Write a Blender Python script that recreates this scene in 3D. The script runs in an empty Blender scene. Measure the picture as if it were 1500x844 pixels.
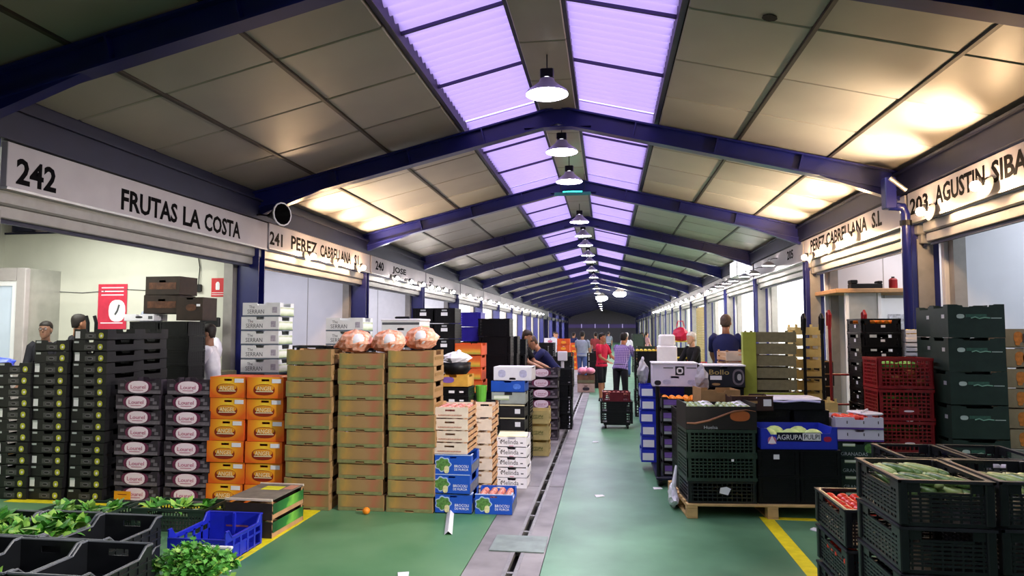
import bpy, math, random
from mathutils import Vector, Matrix, Euler
random.seed(7)
R = random.Random(11)
C = bpy.context.scene.collection
PI = math.pi
scene = bpy.context.scene

# ------------------------------------------------------------------ camera
cam_data = bpy.data.cameras.new('camera')
cam = bpy.data.objects.new('camera', cam_data)
C.objects.link(cam)
cam.location = (0, 0, 1.80)
cam.rotation_euler = (math.radians(90 + 3.548), 0, math.radians(7.898))
cam_data.sensor_fit = 'HORIZONTAL'
cam_data.sensor_width = 36.0
cam_data.lens = 36.0 * 1000.0 / 1500.0
cam_data.clip_end = 400
scene.camera = cam

# ------------------------------------------------------------------ world, exposure
world = bpy.data.worlds.new('dusk_sky')
scene.world = world
world.use_nodes = True
wn = world.node_tree.nodes
wn['Background'].inputs[0].default_value = (0.66, 0.58, 1.0, 1)
wn['Background'].inputs[1].default_value = 2.1
scene.view_settings.view_transform = 'Standard'
scene.view_settings.look = 'None'
scene.view_settings.gamma = 1.0
scene.view_settings.use_curve_mapping = False
scene.view_settings.exposure = 0.0

# strengths of the lamps
PENDANT = 130.0
BULB = 520.0
BULB_BEAM = 400.0
COOLBULB = 130.0
STALL_W = 1.6

def area_lamp(name, loc, sx, sy, watts, col, rot=(0, 0, 0)):
    l = bpy.data.lights.new(name, 'AREA')
    l.shape = 'RECTANGLE'; l.size = sx; l.size_y = sy; l.energy = watts; l.color = col
    o = bpy.data.objects.new(name, l); C.objects.link(o)
    o.location = loc; o.rotation_euler = rot
    return o

# hall dimensions (metres): the camera stands at x = 0, the hall runs along +y
XL, XR, XC = -5.5, 4.08, -0.71
RIDGE, SL = 5.22, 0.243
BAY = 4.93
NB = 20
YF = [10.13 + BAY * (k - 2) for k in range(NB + 2)]   # frame k; frame 2 is the first whole one in view
YEND = YF[NB + 1]
DEPTH = 4.6                                           # depth of the stalls

def stall_light(side, k, watts, col):
    x = XL - 2.1 if side < 0 else XR + 2.1
    area_lamp('stall_tube_light', (x, (YF[k] + YF[k + 1]) / 2, 3.55), 2.2, 3.4, watts * STALL_W, col)

for k, w in {0: 30, 1: 140, 2: 72, 3: 80, 4: 110, 5: 420, 6: 520, 7: 520, 8: 520, 9: 420, 10: 420, 11: 420, 13: 500, 15: 500, 17: 500}.items():
    stall_light(-1, k, w, (0.93, 0.95, 0.88) if k < 2 else ((0.88, 0.88, 1.0) if k < 5 else (1, 0.97, 0.93)))
for k, w in {0: 30, 1: 70, 2: 62, 3: 300, 4: 330, 5: 420, 6: 620, 7: 620, 8: 520, 9: 420, 10: 420, 11: 420, 13: 500, 15: 500, 17: 500}.items():
    stall_light(1, k, w, (0.85, 0.9, 1.0) if k < 2 else ((1, 0.93, 0.93) if k < 3 else (1, 0.97, 0.93)))

# the pendant lamps of the bays above and behind the camera
for yy in (5.4, 2.7, 0.1, -2.5, -5.1):
    l = bpy.data.lights.new('pendant_light', 'SPOT'); l.energy = 130; l.color = (0.96, 0.95, 1.0); l.shadow_soft_size = 0.22; l.spot_size = math.radians(160); l.spot_blend = 0.4
    o = bpy.data.objects.new('pendant_light', l); C.objects.link(o); o.location = (XC, yy, 4.6)

# fill light added out of view at the right to brighten the left stacks
l = bpy.data.lights.new('added_fill_spot', 'SPOT'); l.energy = 2000; l.color = (1, 0.93, 0.86); l.shadow_soft_size = 0.15; l.spot_size = math.radians(58); l.spot_blend = 0.7
o = bpy.data.objects.new('added_fill_spot', l); C.objects.link(o); o.location = (XR - 0.4, 3.6, 3.4)
o.rotation_euler = (Vector((-3.4, 6.7, 0.7)) - Vector(o.location)).to_track_quat('-Z', 'Y').to_euler()

# ------------------------------------------------------------------ materials
def lin(h):
    h = h.lstrip('#')
    r = []
    for i in (0, 2, 4):
        c = int(h[i:i + 2], 16) / 255
        r.append(c / 12.92 if c <= 0.04045 else ((c + 0.055) / 1.055) ** 2.4)
    return (*r, 1)

_M = {}
def mat(name, col='#808080', rough=0.6, metal=0.0, var=0.18, scale=9.0, bump=0.0, spec=0.35, emit=None, es=0.0, col2=None):
    if name in _M: return _M[name]
    m = bpy.data.materials.new(name); m.use_nodes = True
    nt = m.node_tree; N = nt.nodes; L = nt.links
    b = N['Principled BSDF']
    b.inputs['Roughness'].default_value = rough
    b.inputs['Metallic'].default_value = metal
    b.inputs['Specular IOR Level'].default_value = spec
    c = lin(col)
    if emit:
        b.inputs['Base Color'].default_value = c
        b.inputs['Emission Color'].default_value = lin(emit)
        b.inputs['Emission Strength'].default_value = es
    elif var > 0 or col2:
        tc = N.new('ShaderNodeTexCoord'); nz = N.new('ShaderNodeTexNoise')
        nz.inputs['Scale'].default_value = scale; nz.inputs['Detail'].default_value = 5
        L.new(tc.outputs['Object'], nz.inputs['Vector'])
        rp = N.new('ShaderNodeValToRGB')
        rp.color_ramp.elements[0].position = 0.3; rp.color_ramp.elements[1].position = 0.7
        lo = [x * (1 - var) for x in c[:3]]; hi = [min(1, x * (1 + var)) for x in c[:3]]
        rp.color_ramp.elements[0].color = (*lo, 1)
        rp.color_ramp.elements[1].color = lin(col2) if col2 else (*hi, 1)
        L.new(nz.outputs['Fac'], rp.inputs['Fac']); L.new(rp.outputs['Color'], b.inputs['Base Color'])
        if bump:
            bp = N.new('ShaderNodeBump'); bp.inputs['Strength'].default_value = bump; bp.inputs['Distance'].default_value = 0.02
            L.new(nz.outputs['Fac'], bp.inputs['Height']); L.new(bp.outputs['Normal'], b.inputs['Normal'])
    else:
        b.inputs['Base Color'].default_value = c
    _M[name] = m
    return m

def ramp_mat(name, stops, axis=2, rough=0.6, noise=0.0, radial=False):
    """A printed gradient in the thing's own coordinates."""
    if name in _M: return _M[name]
    m = bpy.data.materials.new(name); m.use_nodes = True
    nt = m.node_tree; N = nt.nodes; L = nt.links; b = N['Principled BSDF']
    b.inputs['Roughness'].default_value = rough; b.inputs['Specular IOR Level'].default_value = 0.3
    tc = N.new('ShaderNodeTexCoord'); rp = N.new('ShaderNodeValToRGB')
    while len(rp.color_ramp.elements) < len(stops): rp.color_ramp.elements.new(0.5)
    for e, (p, c) in zip(rp.color_ramp.elements, stops): e.position = p; e.color = lin(c)
    if radial:
        mp = N.new('ShaderNodeVectorMath'); mp.operation = 'SUBTRACT'; mp.inputs[1].default_value = (0.5, 0.5, 0.72)
        ln = N.new('ShaderNodeVectorMath'); ln.operation = 'LENGTH'
        mq = N.new('ShaderNodeVectorMath'); mq.operation = 'MULTIPLY'; mq.inputs[1].default_value = (1.1, 0, 0.75)
        L.new(tc.outputs['Generated'], mp.inputs[0]); L.new(mp.outputs[0], mq.inputs[0]); L.new(mq.outputs[0], ln.inputs[0]); src = ln.outputs['Value']
    else:
        sp = N.new('ShaderNodeSeparateXYZ'); L.new(tc.outputs['Generated'], sp.inputs[0]); src = sp.outputs[axis]
    if noise:
        nz = N.new('ShaderNodeTexNoise'); nz.inputs['Scale'].default_value = 7; nz.inputs['Detail'].default_value = 4
        L.new(tc.outputs['Object'], nz.inputs['Vector'])
        ma = N.new('ShaderNodeMath'); ma.operation = 'MULTIPLY_ADD'; ma.inputs[1].default_value = noise; ma.inputs[2].default_value = -noise / 2
        L.new(nz.outputs['Fac'], ma.inputs[0])
        ad = N.new('ShaderNodeMath'); ad.operation = 'ADD'; L.new(src, ad.inputs[0]); L.new(ma.outputs[0], ad.inputs[1]); src = ad.outputs[0]
    L.new(src, rp.inputs['Fac']); L.new(rp.outputs['Color'], b.inputs['Base Color'])
    _M[name] = m
    return m

# ------------------------------------------------------------------ mesh builder
class G:
    def __init__(s): s.v = []; s.f = []; s.m = []
    def poly(s, pts, faces, m=0):
        o = len(s.v); s.v += [tuple(p) for p in pts]
        for f in faces: s.f.append(tuple(i + o for i in f)); s.m.append(m)
        return s
    def box(s, x0, x1, y0, y1, z0, z1, m=0):
        return s.poly([(x0, y0, z0), (x1, y0, z0), (x1, y1, z0), (x0, y1, z0), (x0, y0, z1), (x1, y0, z1), (x1, y1, z1), (x0, y1, z1)],
               [(0, 3, 2, 1), (4, 5, 6, 7), (0, 1, 5, 4), (1, 2, 6, 5), (2, 3, 7, 6), (3, 0, 4, 7)], m)
    def cbox(s, c, d, m=0):
        return s.box(c[0] - d[0] / 2, c[0] + d[0] / 2, c[1] - d[1] / 2, c[1] + d[1] / 2, c[2] - d[2] / 2, c[2] + d[2] / 2, m)
    def bbox(s, x0, x1, y0, y1, z0, z1, b=0.01, m=0):
        """box with chamfered vertical and top edges"""
        def ring(x0, x1, y0, y1, c, z): return [(x0 + c, y0, z), (x1 - c, y0, z), (x1, y0 + c, z), (x1, y1 - c, z), (x1 - c, y1, z), (x0 + c, y1, z), (x0, y1 - c, z), (x0, y0 + c, z)]
        return s.loft([ring(x0 + b, x1 - b, y0 + b, y1 - b, b, z0), ring(x0, x1, y0, y1, b, z0 + b), ring(x0, x1, y0, y1, b, z1 - b), ring(x0 + b, x1 - b, y0 + b, y1 - b, b, z1)], m=m)
    def loft(s, rings, m=0, cap=True, closed=True):
        o = len(s.v); n = len(rings[0])
        for r in rings: s.v += [tuple(p) for p in r]
        for i in range(len(rings) - 1):
            for j in range(n if closed else n - 1):
                a = o + i * n + j; b = o + i * n + (j + 1) % n
                s.f.append((a, b, b + n, a + n)); s.m.append(m)
        if cap and closed:
            s.f.append(tuple(o + j for j in reversed(range(n)))); s.m.append(m)
            s.f.append(tuple(o + (len(rings) - 1) * n + j for j in range(n))); s.m.append(m)
        return s
    def tube(s, pts, r, n=8, m=0):
        """tapered tube along points; r a number or one per point"""
        rings = []; P = [Vector(p) for p in pts]
        if isinstance(r, (int, float)): r = [r] * len(P)
        up = None
        for i, p in enumerate(P):
            t = (P[min(i + 1, len(P) - 1)] - P[max(i - 1, 0)]).normalized()
            if up is None: up = Vector((0, 0, 1)) if abs(t.z) < 0.9 else Vector((1, 0, 0))
            u = t.cross(up).normalized(); v = u.cross(t).normalized(); up = v
            rings.append([p + (u * math.cos(2 * PI * j / n) - v * math.sin(2 * PI * j / n)) * -r[i] for j in range(n)])
        return s.loft(rings, m=m)
    def lathe(s, prof, n=16, c=(0, 0, 0), m=0, cap=True):
        return s.loft([[(c[0] + r * math.cos(2 * PI * j / n), c[1] + r * math.sin(2 * PI * j / n), c[2] + z) for j in range(n)] for r, z in prof], m=m, cap=cap)
    def ell(s, c, r, n=10, k=6, m=0, rot=None):
        rings = []
        for i in range(k + 1):
            a = -PI / 2 + PI * i / k; q = max(math.cos(a), 0.02)
            rg = [Vector((r[0] * q * math.cos(2 * PI * j / n), r[1] * q * math.sin(2 * PI * j / n), r[2] * math.sin(a))) for j in range(n)]
            if rot: rg = [rot @ p for p in rg]
            rings.append([p + Vector(c) for p in rg])
        return s.loft(rings, m=m)
    def crumple(s, c, r, j, n=12, k=7, m=0):
        '''a crumpled bag: an ellipsoid with uneven creased surface'''
        o = len(s.v); s.ell((0, 0, 0), r, n, k, m)
        for i in range(o, len(s.v)):
            q = 1 + R.uniform(-j, j); x, y, z = s.v[i]; s.v[i] = (c[0] + x * q, c[1] + y * q, c[2] + max(-r[2] * .9, z * (1 + R.uniform(-j, j))))
        return s
    def prism(s, pts, y0, y1, m=0):
        """outline in x,z extruded along y"""
        n = len(pts)
        P = [(x, y0, z) for x, z in pts] + [(x, y1, z) for x, z in pts]
        return s.poly(P, [tuple(range(n)), tuple(range(2 * n - 1, n - 1, -1))] + [(i, i + n, (i + 1) % n + n, (i + 1) % n) for i in range(n)], m)
    def xf(s, M):
        s.v = [tuple(M @ Vector(p)) for p in s.v]; return s
    def add(s, g, M=None, m=None):
        o = len(s.v); s.v += [tuple(M @ Vector(p)) for p in g.v] if M else g.v
        s.f += [tuple(i + o for i in f) for f in g.f]; s.m += g.m if m is None else [m] * len(g.m)
        return s
    def mesh(s, name, mats, smooth=False):
        me = bpy.data.meshes.new(name); me.from_pydata(s.v, [], s.f)
        for mm in (mats if isinstance(mats, (list, tuple)) else [mats]): me.materials.append(mm)
        me.polygons.foreach_set('material_index', s.m)
        if smooth: me.polygons.foreach_set('use_smooth', [True] * len(s.f))
        me.update()
        import bmesh
        bm = bmesh.new(); bm.from_mesh(me); bmesh.ops.recalc_face_normals(bm, faces=bm.faces); bm.to_mesh(me); bm.free()
        return me

def link(name, data, parent=None, loc=(0, 0, 0), rot=(0, 0, 0)):
    o = bpy.data.objects.new(name, data); C.objects.link(o)
    if parent: o.parent = parent
    o.location = loc; o.rotation_euler = rot
    return o
def tag(o, label, cat, group=None):
    o['label'] = label; o['category'] = cat
    if group: o['group'] = group
    return o
def struct(name, g, m, parent=None, smooth=False):
    o = link(name, g.mesh(name, m, smooth), parent)
    if parent is None: o['kind'] = 'structure'
    return o

class Kind:
    """a thing and its parts, placed as many times as wanted; copies share their mesh data"""
    def __init__(s, name): s.name = name; s.parts = []
    def part(s, name, g, mats=None, loc=(0, 0, 0), rot=(0, 0, 0), parent=None, smooth=False, label=None, stuff=False):
        me = g.mesh(name, mats, smooth) if isinstance(g, G) else g
        s.parts.append((name, me, parent, loc, rot, label, stuff)); return len(s.parts) - 1
    def put(s, loc, rz=0, label='', cat='', group=None, skip=(), tilt=(0, 0)):
        root = link(s.name, None, None, loc, (tilt[0], tilt[1], rz))
        root.empty_display_size = 0.05
        obs = []
        for i, (n, me, p, l, r, lab, st) in enumerate(s.parts):
            if n in skip or i in skip: obs.append(None); continue
            o = link(n, me, root if p is None else obs[p], l, r)
            if lab: o['label'] = lab
            if st: o['kind'] = 'stuff'
            obs.append(o)
        tag(root, label, cat, group)
        return root

_T = {}
def text_mesh(s, w, h, m, ext=0.002, bold=0.0):
    """flat lettering w x h metres, standing in the x,z plane and facing -y, centred on the origin"""
    key = (s, w, h, m.name)
    if key in _T: return _T[key]
    cu = bpy.data.curves.new('lettering', 'FONT'); cu.body = s; cu.resolution_u = 2; cu.extrude = 0.01; cu.offset = bold
    ob = bpy.data.objects.new('lettering', cu); C.objects.link(ob)
    dg = bpy.context.evaluated_depsgraph_get()
    me = bpy.data.meshes.new_from_object(ob.evaluated_get(dg))
    bpy.data.objects.remove(ob); bpy.data.curves.remove(cu)
    xs = [v.co.x for v in me.vertices]; ys = [v.co.y for v in me.vertices]; zs = [v.co.z for v in me.vertices]
    fx = w / (max(xs) - min(xs)); fy = h / (max(ys) - min(ys)); cx = (max(xs) + min(xs)) / 2; cy = (max(ys) + min(ys)) / 2
    fz = ext / max(1e-6, max(zs) - min(zs))
    for v in me.vertices:
        x, y, z = v.co; v.co = ((x - cx) * fx, -z * fz, (y - cy) * fy)
    me.materials.clear(); me.materials.append(m); me.name = 'lettering'
    _T[key] = me
    return me
def oval(w, h, n=20, t=0.002, y=0.0):
    """thin oval plate facing -y"""
    g = G(); g.prism([(w / 2 * math.copysign(abs(math.cos(a)) ** 0.8, math.cos(a)), h / 2 * math.copysign(abs(math.sin(a)) ** 0.8, math.sin(a))) for a in [2 * PI * i / n for i in range(n)]], y - t, y)
    return g
def plate_hole(w, h, hw, hh, hx, hz, t=0.002):
    '''thin plate facing -y with one rectangular hole'''
    X = [-w / 2, hx - hw / 2, hx + hw / 2, w / 2]; Z = [0, hz - hh / 2, hz + hh / 2, h]; g = G()
    P = [(x, -t, z) for z in Z for x in X]
    g.poly(P, [(4 * j + i, 4 * j + i + 1, 4 * j + i + 5, 4 * j + i + 4) for j in range(3) for i in range(3) if (i, j) != (1, 1)])
    return g
def plate(w, h, t=0.002, z=0.0, x=0.0):
    return G().box(x - w / 2, x + w / 2, -t, 0, z - h / 2, z + h / 2)
ORD = ['bottom', 'second', 'third', 'fourth', 'fifth', 'sixth', 'seventh', 'eighth', 'ninth', 'tenth', 'eleventh', 'twelfth', 'thirteenth', 'fourteenth', 'fifteenth', 'sixteenth']
def nth(i, n):
    return 'lowest one' if i == 0 else ('topmost one' if i == n - 1 else ORD[i] + ' from bottom')
# ------------------------------------------------------------------ structure
m_green = mat('green_floor_paint', '#4a7a5a', 0.42, var=0.24, scale=1.3, bump=0.06, spec=0.4, col2='#62906f')
m_green_l = mat('green_floor_paint_left', '#4a8657', 0.45, var=0.25, scale=1.1, bump=0.06, spec=0.45, col2='#648d64')
m_conc = mat('grey_concrete', '#777376', 0.6, var=0.25, scale=2.2, bump=0.1, col2='#989395')
m_dark = mat('black_void', '#0a0a0b', 0.8, var=0)
m_steel = mat('worn_steel', '#8d8b88', 0.4, 0.7, var=0.15, scale=20)
m_yel = mat('yellow_line_paint', '#e3d21e', 0.5, var=0.12, scale=14)
m_panel = [mat('ceiling_panel_a', '#918a80', 0.42, var=0.09, scale=1.1, spec=0.5), mat('ceiling_panel_b', '#878076', 0.42, var=0.09, scale=1.3, spec=0.5), mat('ceiling_panel_c', '#999286', 0.42, var=0.09, scale=0.9, spec=0.5)]
m_deck = mat('roof_deck', '#2a2622', 0.8, var=0.1)
m_blue = mat('blue_gloss_paint', '#14195c', 0.3, 0.0, var=0.15, scale=4, spec=0.5)
m_navy = mat('dark_navy_paint', '#15162f', 0.45, 0.0, var=0.15, scale=4)
m_white = mat('white_wall_paint', '#cfcfd6', 0.55, var=0.04, scale=2)
m_cream = mat('pale_cream_wall', '#c9c8bb', 0.6, var=0.06, scale=1.6)
m_alu = mat('aluminium', '#b5b4b0', 0.35, 0.55, var=0.08, scale=6)
m_jamb = mat('grey_jamb', '#87837f', 0.5, 0.2, var=0.08)
m_sign = mat('sign_white', '#a59fa3', 0.5, var=0.05, scale=3)
m_ink = mat('sign_black_ink', '#0b0a0c', 0.8, var=0, spec=0.05)
m_black = mat('black_plastic', '#0d0d10', 0.45, var=0.25, scale=12, spec=0.25)

GX0, GX1 = -1.08, -0.51           # grey strip
SLOT0, SLOT1 = -0.755, -0.705     # drain slot
YB = -7.0
floor = struct('floor', G().box(XL - 6, XR + 6, YB, YEND + 30, -0.3, -0.14), m_conc)
struct('floor_slab', G().box(XL - 6, GX0 - 0.006, YB, 7.0, -0.14, 0), m_green_l, floor)
struct('floor_slab', G().box(XL - 6, GX0 - 0.006, 7.006, YEND + 30, -0.14, 0), m_conc, floor)
struct('floor_slab', G().box(GX1 + 0.006, XR + 6, YB, YEND + 30, -0.14, 0), m_green, floor)
y = YB; i = 0
while y < 34:
    for (a, b) in ((GX0, SLOT0 - 0.03), (SLOT1 + 0.03, GX1)):
        struct('slab', G().box(a, b, y + 0.004, y + 1.496, -0.14, -0.002 - 0.002 * (i % 2)), m_conc, floor)
    y += 1.5; i += 1
for (a, b) in ((GX0, SLOT0 - 0.03), (SLOT1 + 0.03, GX1)): struct('slab', G().box(a, b, y, YEND + 30, -0.14, -0.003), m_conc, floor)
struct('drain_channel', G().box(SLOT0 - 0.03, SLOT1 + 0.03, YB, YEND + 30, -0.14, -0.1), m_dark, floor)
for a in (SLOT0 - 0.03, SLOT1): struct('drain_rail', G().box(a, a + 0.03, YB, YEND + 30, -0.1, 0.002), m_steel, floor)
g = G(); y = 2.5
while y < 40: g.box(SLOT0, SLOT1, y, y + 0.035, -0.05, -0.006); y += 0.53
struct('drain_bridge', g, m_steel, floor)['kind'] = 'stuff'
cv = struct('drain_cover', G().box(-0.97, -0.52, 5.62, 6.05, 0.0, 0.008), mat('cover_plate', '#7d8a84', 0.5, 0.2, var=0.2, scale=8), floor)
for n, b in enumerate([(-6.3, -2.85, 6.5, 6.62), (-2.97, -2.85, 3.0, 6.5), (1.44, 1.56, 3.2, 6.98), (1.56, 2.6, 6.9, 6.99), (1.44, 1.56, 9.5, 14)]):
    struct('floor_line', G().box(b[0], b[1], b[2], b[3], 0.0, 0.003), m_yel, floor)

# ---- roof: ceiling panels on a dark deck, skylights on both sides of the ridge strip
def zr(x): return RIDGE - SL * abs(x - XC)
HW = (XR - XL) / 2 + 0.06
D0, D1 = 0.29, 1.46               # skylight from / to, distance from ridge
NSKY = 8                          # bays with skylights: 0..NSKY
YS = YF[NSKY + 1]
gd = G()
def slope(g, d0, d1, y0, y1, s, t0, t1):
    xa, xb = XC + s * d0, XC + s * d1
    P = [(x, yy, RIDGE - SL * d + t) for t in (t0, t1) for (x, d, yy) in ((xa, d0, y0), (xb, d1, y0), (xb, d1, y1), (xa, d0, y1))]
    g.poly(P, [(0, 3, 2, 1), (4, 5, 6, 7), (0, 1, 5, 4), (1, 2, 6, 5), (2, 3, 7, 6), (3, 0, 4, 7)])
for s in (-1, 1):
    slope(gd, D1 + 0.02, HW + 0.8, YB, YEND, s, 0.05, 0.12)
    slope(gd, D0 - 0.02, D1 + 0.04, YS, YEND, s, 0.05, 0.12)
    slope(gd, D0 - 0.02, D1 + 0.04, YB, YF[0], s, 0.05, 0.12)
gd.box(XC - D0 + 0.02, XC + D0 - 0.02, YB, YEND, RIDGE - 0.02, RIDGE + 0.12)
ceiling = struct('ceiling', gd, m_deck)
ang = math.atan(SL)
COLS = [(D1 + 0.03, 2.62), (2.62, 3.85), (3.85, HW)]
NP = 6                            # bays whose panels are objects of their own
pan = {}
for ci, (a, b) in enumerate(COLS):
    w = (b - a) / math.cos(ang) - 0.022; l = BAY / 4 - 0.022
    for v in range(3): pan[ci, v] = G().bbox(-w / 2, w / 2, -l / 2, l / 2, -0.02, 0.05, 0.012).mesh('panel', m_panel[v])
w = 2 * D0 - 0.03; strip = G().bbox(-w / 2, w / 2, -BAY / 8 + 0.01, BAY / 8 - 0.01, -0.02, 0.04, 0.01).mesh('panel', m_panel[1])
far = G()
for k in range(0, NB + 1):
    for r in range(4):
        yc = YF[k] + BAY * (r + 0.5) / 4
        for s in (-1, 1):
            for ci, (a, b) in enumerate(COLS + ([(D0, D1)] if k > NSKY else [])):
                d = (a + b) / 2
                if k < NP:
                    v = R.randrange(3)
                    o = link('panel', pan[ci, v], ceiling, (XC + s * d, yc, RIDGE - SL * d - 0.005 * R.random()), (R.uniform(-.004, .004), s * ang + R.uniform(-.003, .003), 0))
                else:
                    slope(far, a + 0.012, b - 0.012, yc - BAY / 8 + 0.012, yc + BAY / 8 - 0.012, s, -0.03, 0.04)
        if k < NP: link('panel', strip, ceiling, (XC, yc, RIDGE - 0.07))
        else: far.box(XC - D0 + .02, XC + D0 - .02, yc - BAY / 8 + .01, yc + BAY / 8 - .01, RIDGE - 0.09, RIDGE - 0.04)
o = link('panel_field', far.mesh('panel_field', m_panel[0]), ceiling); o['kind'] = 'stuff'
struct('ceiling_hole', G().lathe([(.07, -.004), (.07, 0)], 9).xf(Matrix.Translation((1.5, 6.35, RIDGE - SL * 2.21 - .026)) @ Matrix.Rotation(ang, 4, 'Y')), m_dark, ceiling)
# purlin tees between the panel columns
for s in (-1, 1):
    for d in (2.62, 3.85):
        g = G(); slope(g, d - 0.018, d + 0.018, YB, YEND, s, -0.045, 0.05); struct('ceiling_batten', g, mat('batten_brown', '#3a3129', 0.5, var=0.1), ceiling)

# skylights
def sky_material():
    m = bpy.data.materials.new('purple_skylight_sheet'); m.use_nodes = True
    nt = m.node_tree; N = nt.nodes; L = nt.links; N.remove(N['Principled BSDF'])
    t = N.new('ShaderNodeBsdfTranslucent'); t.inputs[0].default_value = (0.76, 0.63, 0.93, 1)
    d = N.new('ShaderNodeBsdfDiffuse'); d.inputs[0].default_value = (0.6, 0.5, 0.8, 1)
    x = N.new('ShaderNodeMixShader'); x.inputs[0].default_value = 0.25
    L.new(t.outputs[0], x.inputs[1]); L.new(d.outputs[0], x.inputs[2]); L.new(x.outputs[0], N['Material Output'].inputs[0])
    return m
m_sky = sky_material()
nw = 0
for k in range(0, NSKY + 1):
    for s in (-1, 1):
        nw += 1
        root = link('window_%d' % nw, None, None, (XC + s * D0, YF[k], RIDGE)); root['kind'] = 'structure'
        L3 = (BAY - 0.1) / 3
        for q in range(3):
            g = G(); n = 54; rows = []
            for i in range(n + 1):
                yy = 0.05 + q * L3 + L3 * i / n
                h = 0.034 * math.sin(2 * PI * i / 6) + 0.012 * q
                rows.append([(s * (D1 - D0) * t, yy, -SL * (D1 - D0) * t + h + 0.05) for t in (0, 0.5, 1.0)])
            g.loft(rows, cap=False, closed=False)
            o = link('pane', g.mesh('pane', m_sky, True), root)
            if q: struct('glazing_bar', G().poly([(s * (D1 - D0) * t, 0.05 + q * L3 + dy, -SL * (D1 - D0) * t + dz) for dz in (-0.01, 0.03) for (t, dy) in ((0, -.012), (1, -.012), (1, .012), (0, .012))], [(0, 3, 2, 1), (4, 5, 6, 7), (0, 1, 5, 4), (1, 2, 6, 5), (2, 3, 7, 6), (3, 0, 4, 7)]), mat('skylight_bar', '#4b3f66', 0.5, var=0), root)
        for d in (0, D1 - D0):
            struct('window_frame', G().box(s * d - 0.03, s * d + 0.03, 0, BAY, -SL * d - 0.07, -SL * d + 0.09), mat('frame_purple_grey', '#3c3550', 0.5, var=0.1), root)

# portal frames: two sloping beams and two posts per frame
def ibeam(L, h, w):
    g = G()
    g.box(0, L, -w / 2, w / 2, -h, -h + 0.025); g.box(0, L, -w / 2, w / 2, -0.025, 0); g.box(0, L, -0.012, 0.012, -h + 0.02, -0.02)
    return g
Lr = HW / math.cos(ang) + 0.1
raf = ibeam(Lr, 0.27, 0.17)
for xx in (1.2, 2.4, 3.6): raf.box(xx - .01, xx + .01, -0.08, 0.08, -0.26, -0.02)
raf_me = raf.mesh('beam', m_blue)
raf_far = ibeam(Lr, 0.27, 0.17).mesh('beam', m_blue)
haunch = G().prism([(Lr - 1.3, -0.26), (Lr - 0.02, -0.26), (Lr - 0.02, -0.40)], -0.06, 0.06).mesh('haunch', m_blue)
apex = G().prism([(-0.55, -0.52), (0.55, -0.52), (0.5, -0.47), (0, -0.4), (-0.5, -0.47)], -0.07, 0.07)
apex_me = G().box(-0.5, 0.5, -0.09, 0.09, -0.33, -0.31).mesh('apex_plate', m_blue)
post_l = ibeam(4.0, 0.30, 0.20)
post = G().box(-0.36, 0, -0.1, -0.085, 0, 3.9).box(-0.36, 0, 0.085, 0.1, 0, 3.9).box(-0.195, -0.165, -0.09, 0.09, 0, 3.9).box(-0.38, 0.02, -0.12, 0.12, 0, 0.012)
post_me = post.mesh('post', m_blue)
YOFF = {-1: 0.17, 1: -0.18}
for k in range(0, NB + 1):
    for s in (-1, 1):
        o = link('roof_beam', raf_me if k < 8 else raf_far, None, (XC, YF[k], RIDGE - 0.05), (0, ang if s > 0 else PI - ang, 0))
        o['kind'] = 'structure'
        if s < 0: o.rotation_euler = (0, ang, PI)
        link('haunch', haunch, o)
        p = link('column', post_me, None, (XL if s < 0 else XR, YF[k] + YOFF[s], 0), (0, 0, 0 if s < 0 else PI)); p['kind'] = 'structure'
    o = link('ridge_plate', apex_me, None, (XC, YF[k], RIDGE - 0.05)); o['kind'] = 'structure'

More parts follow.
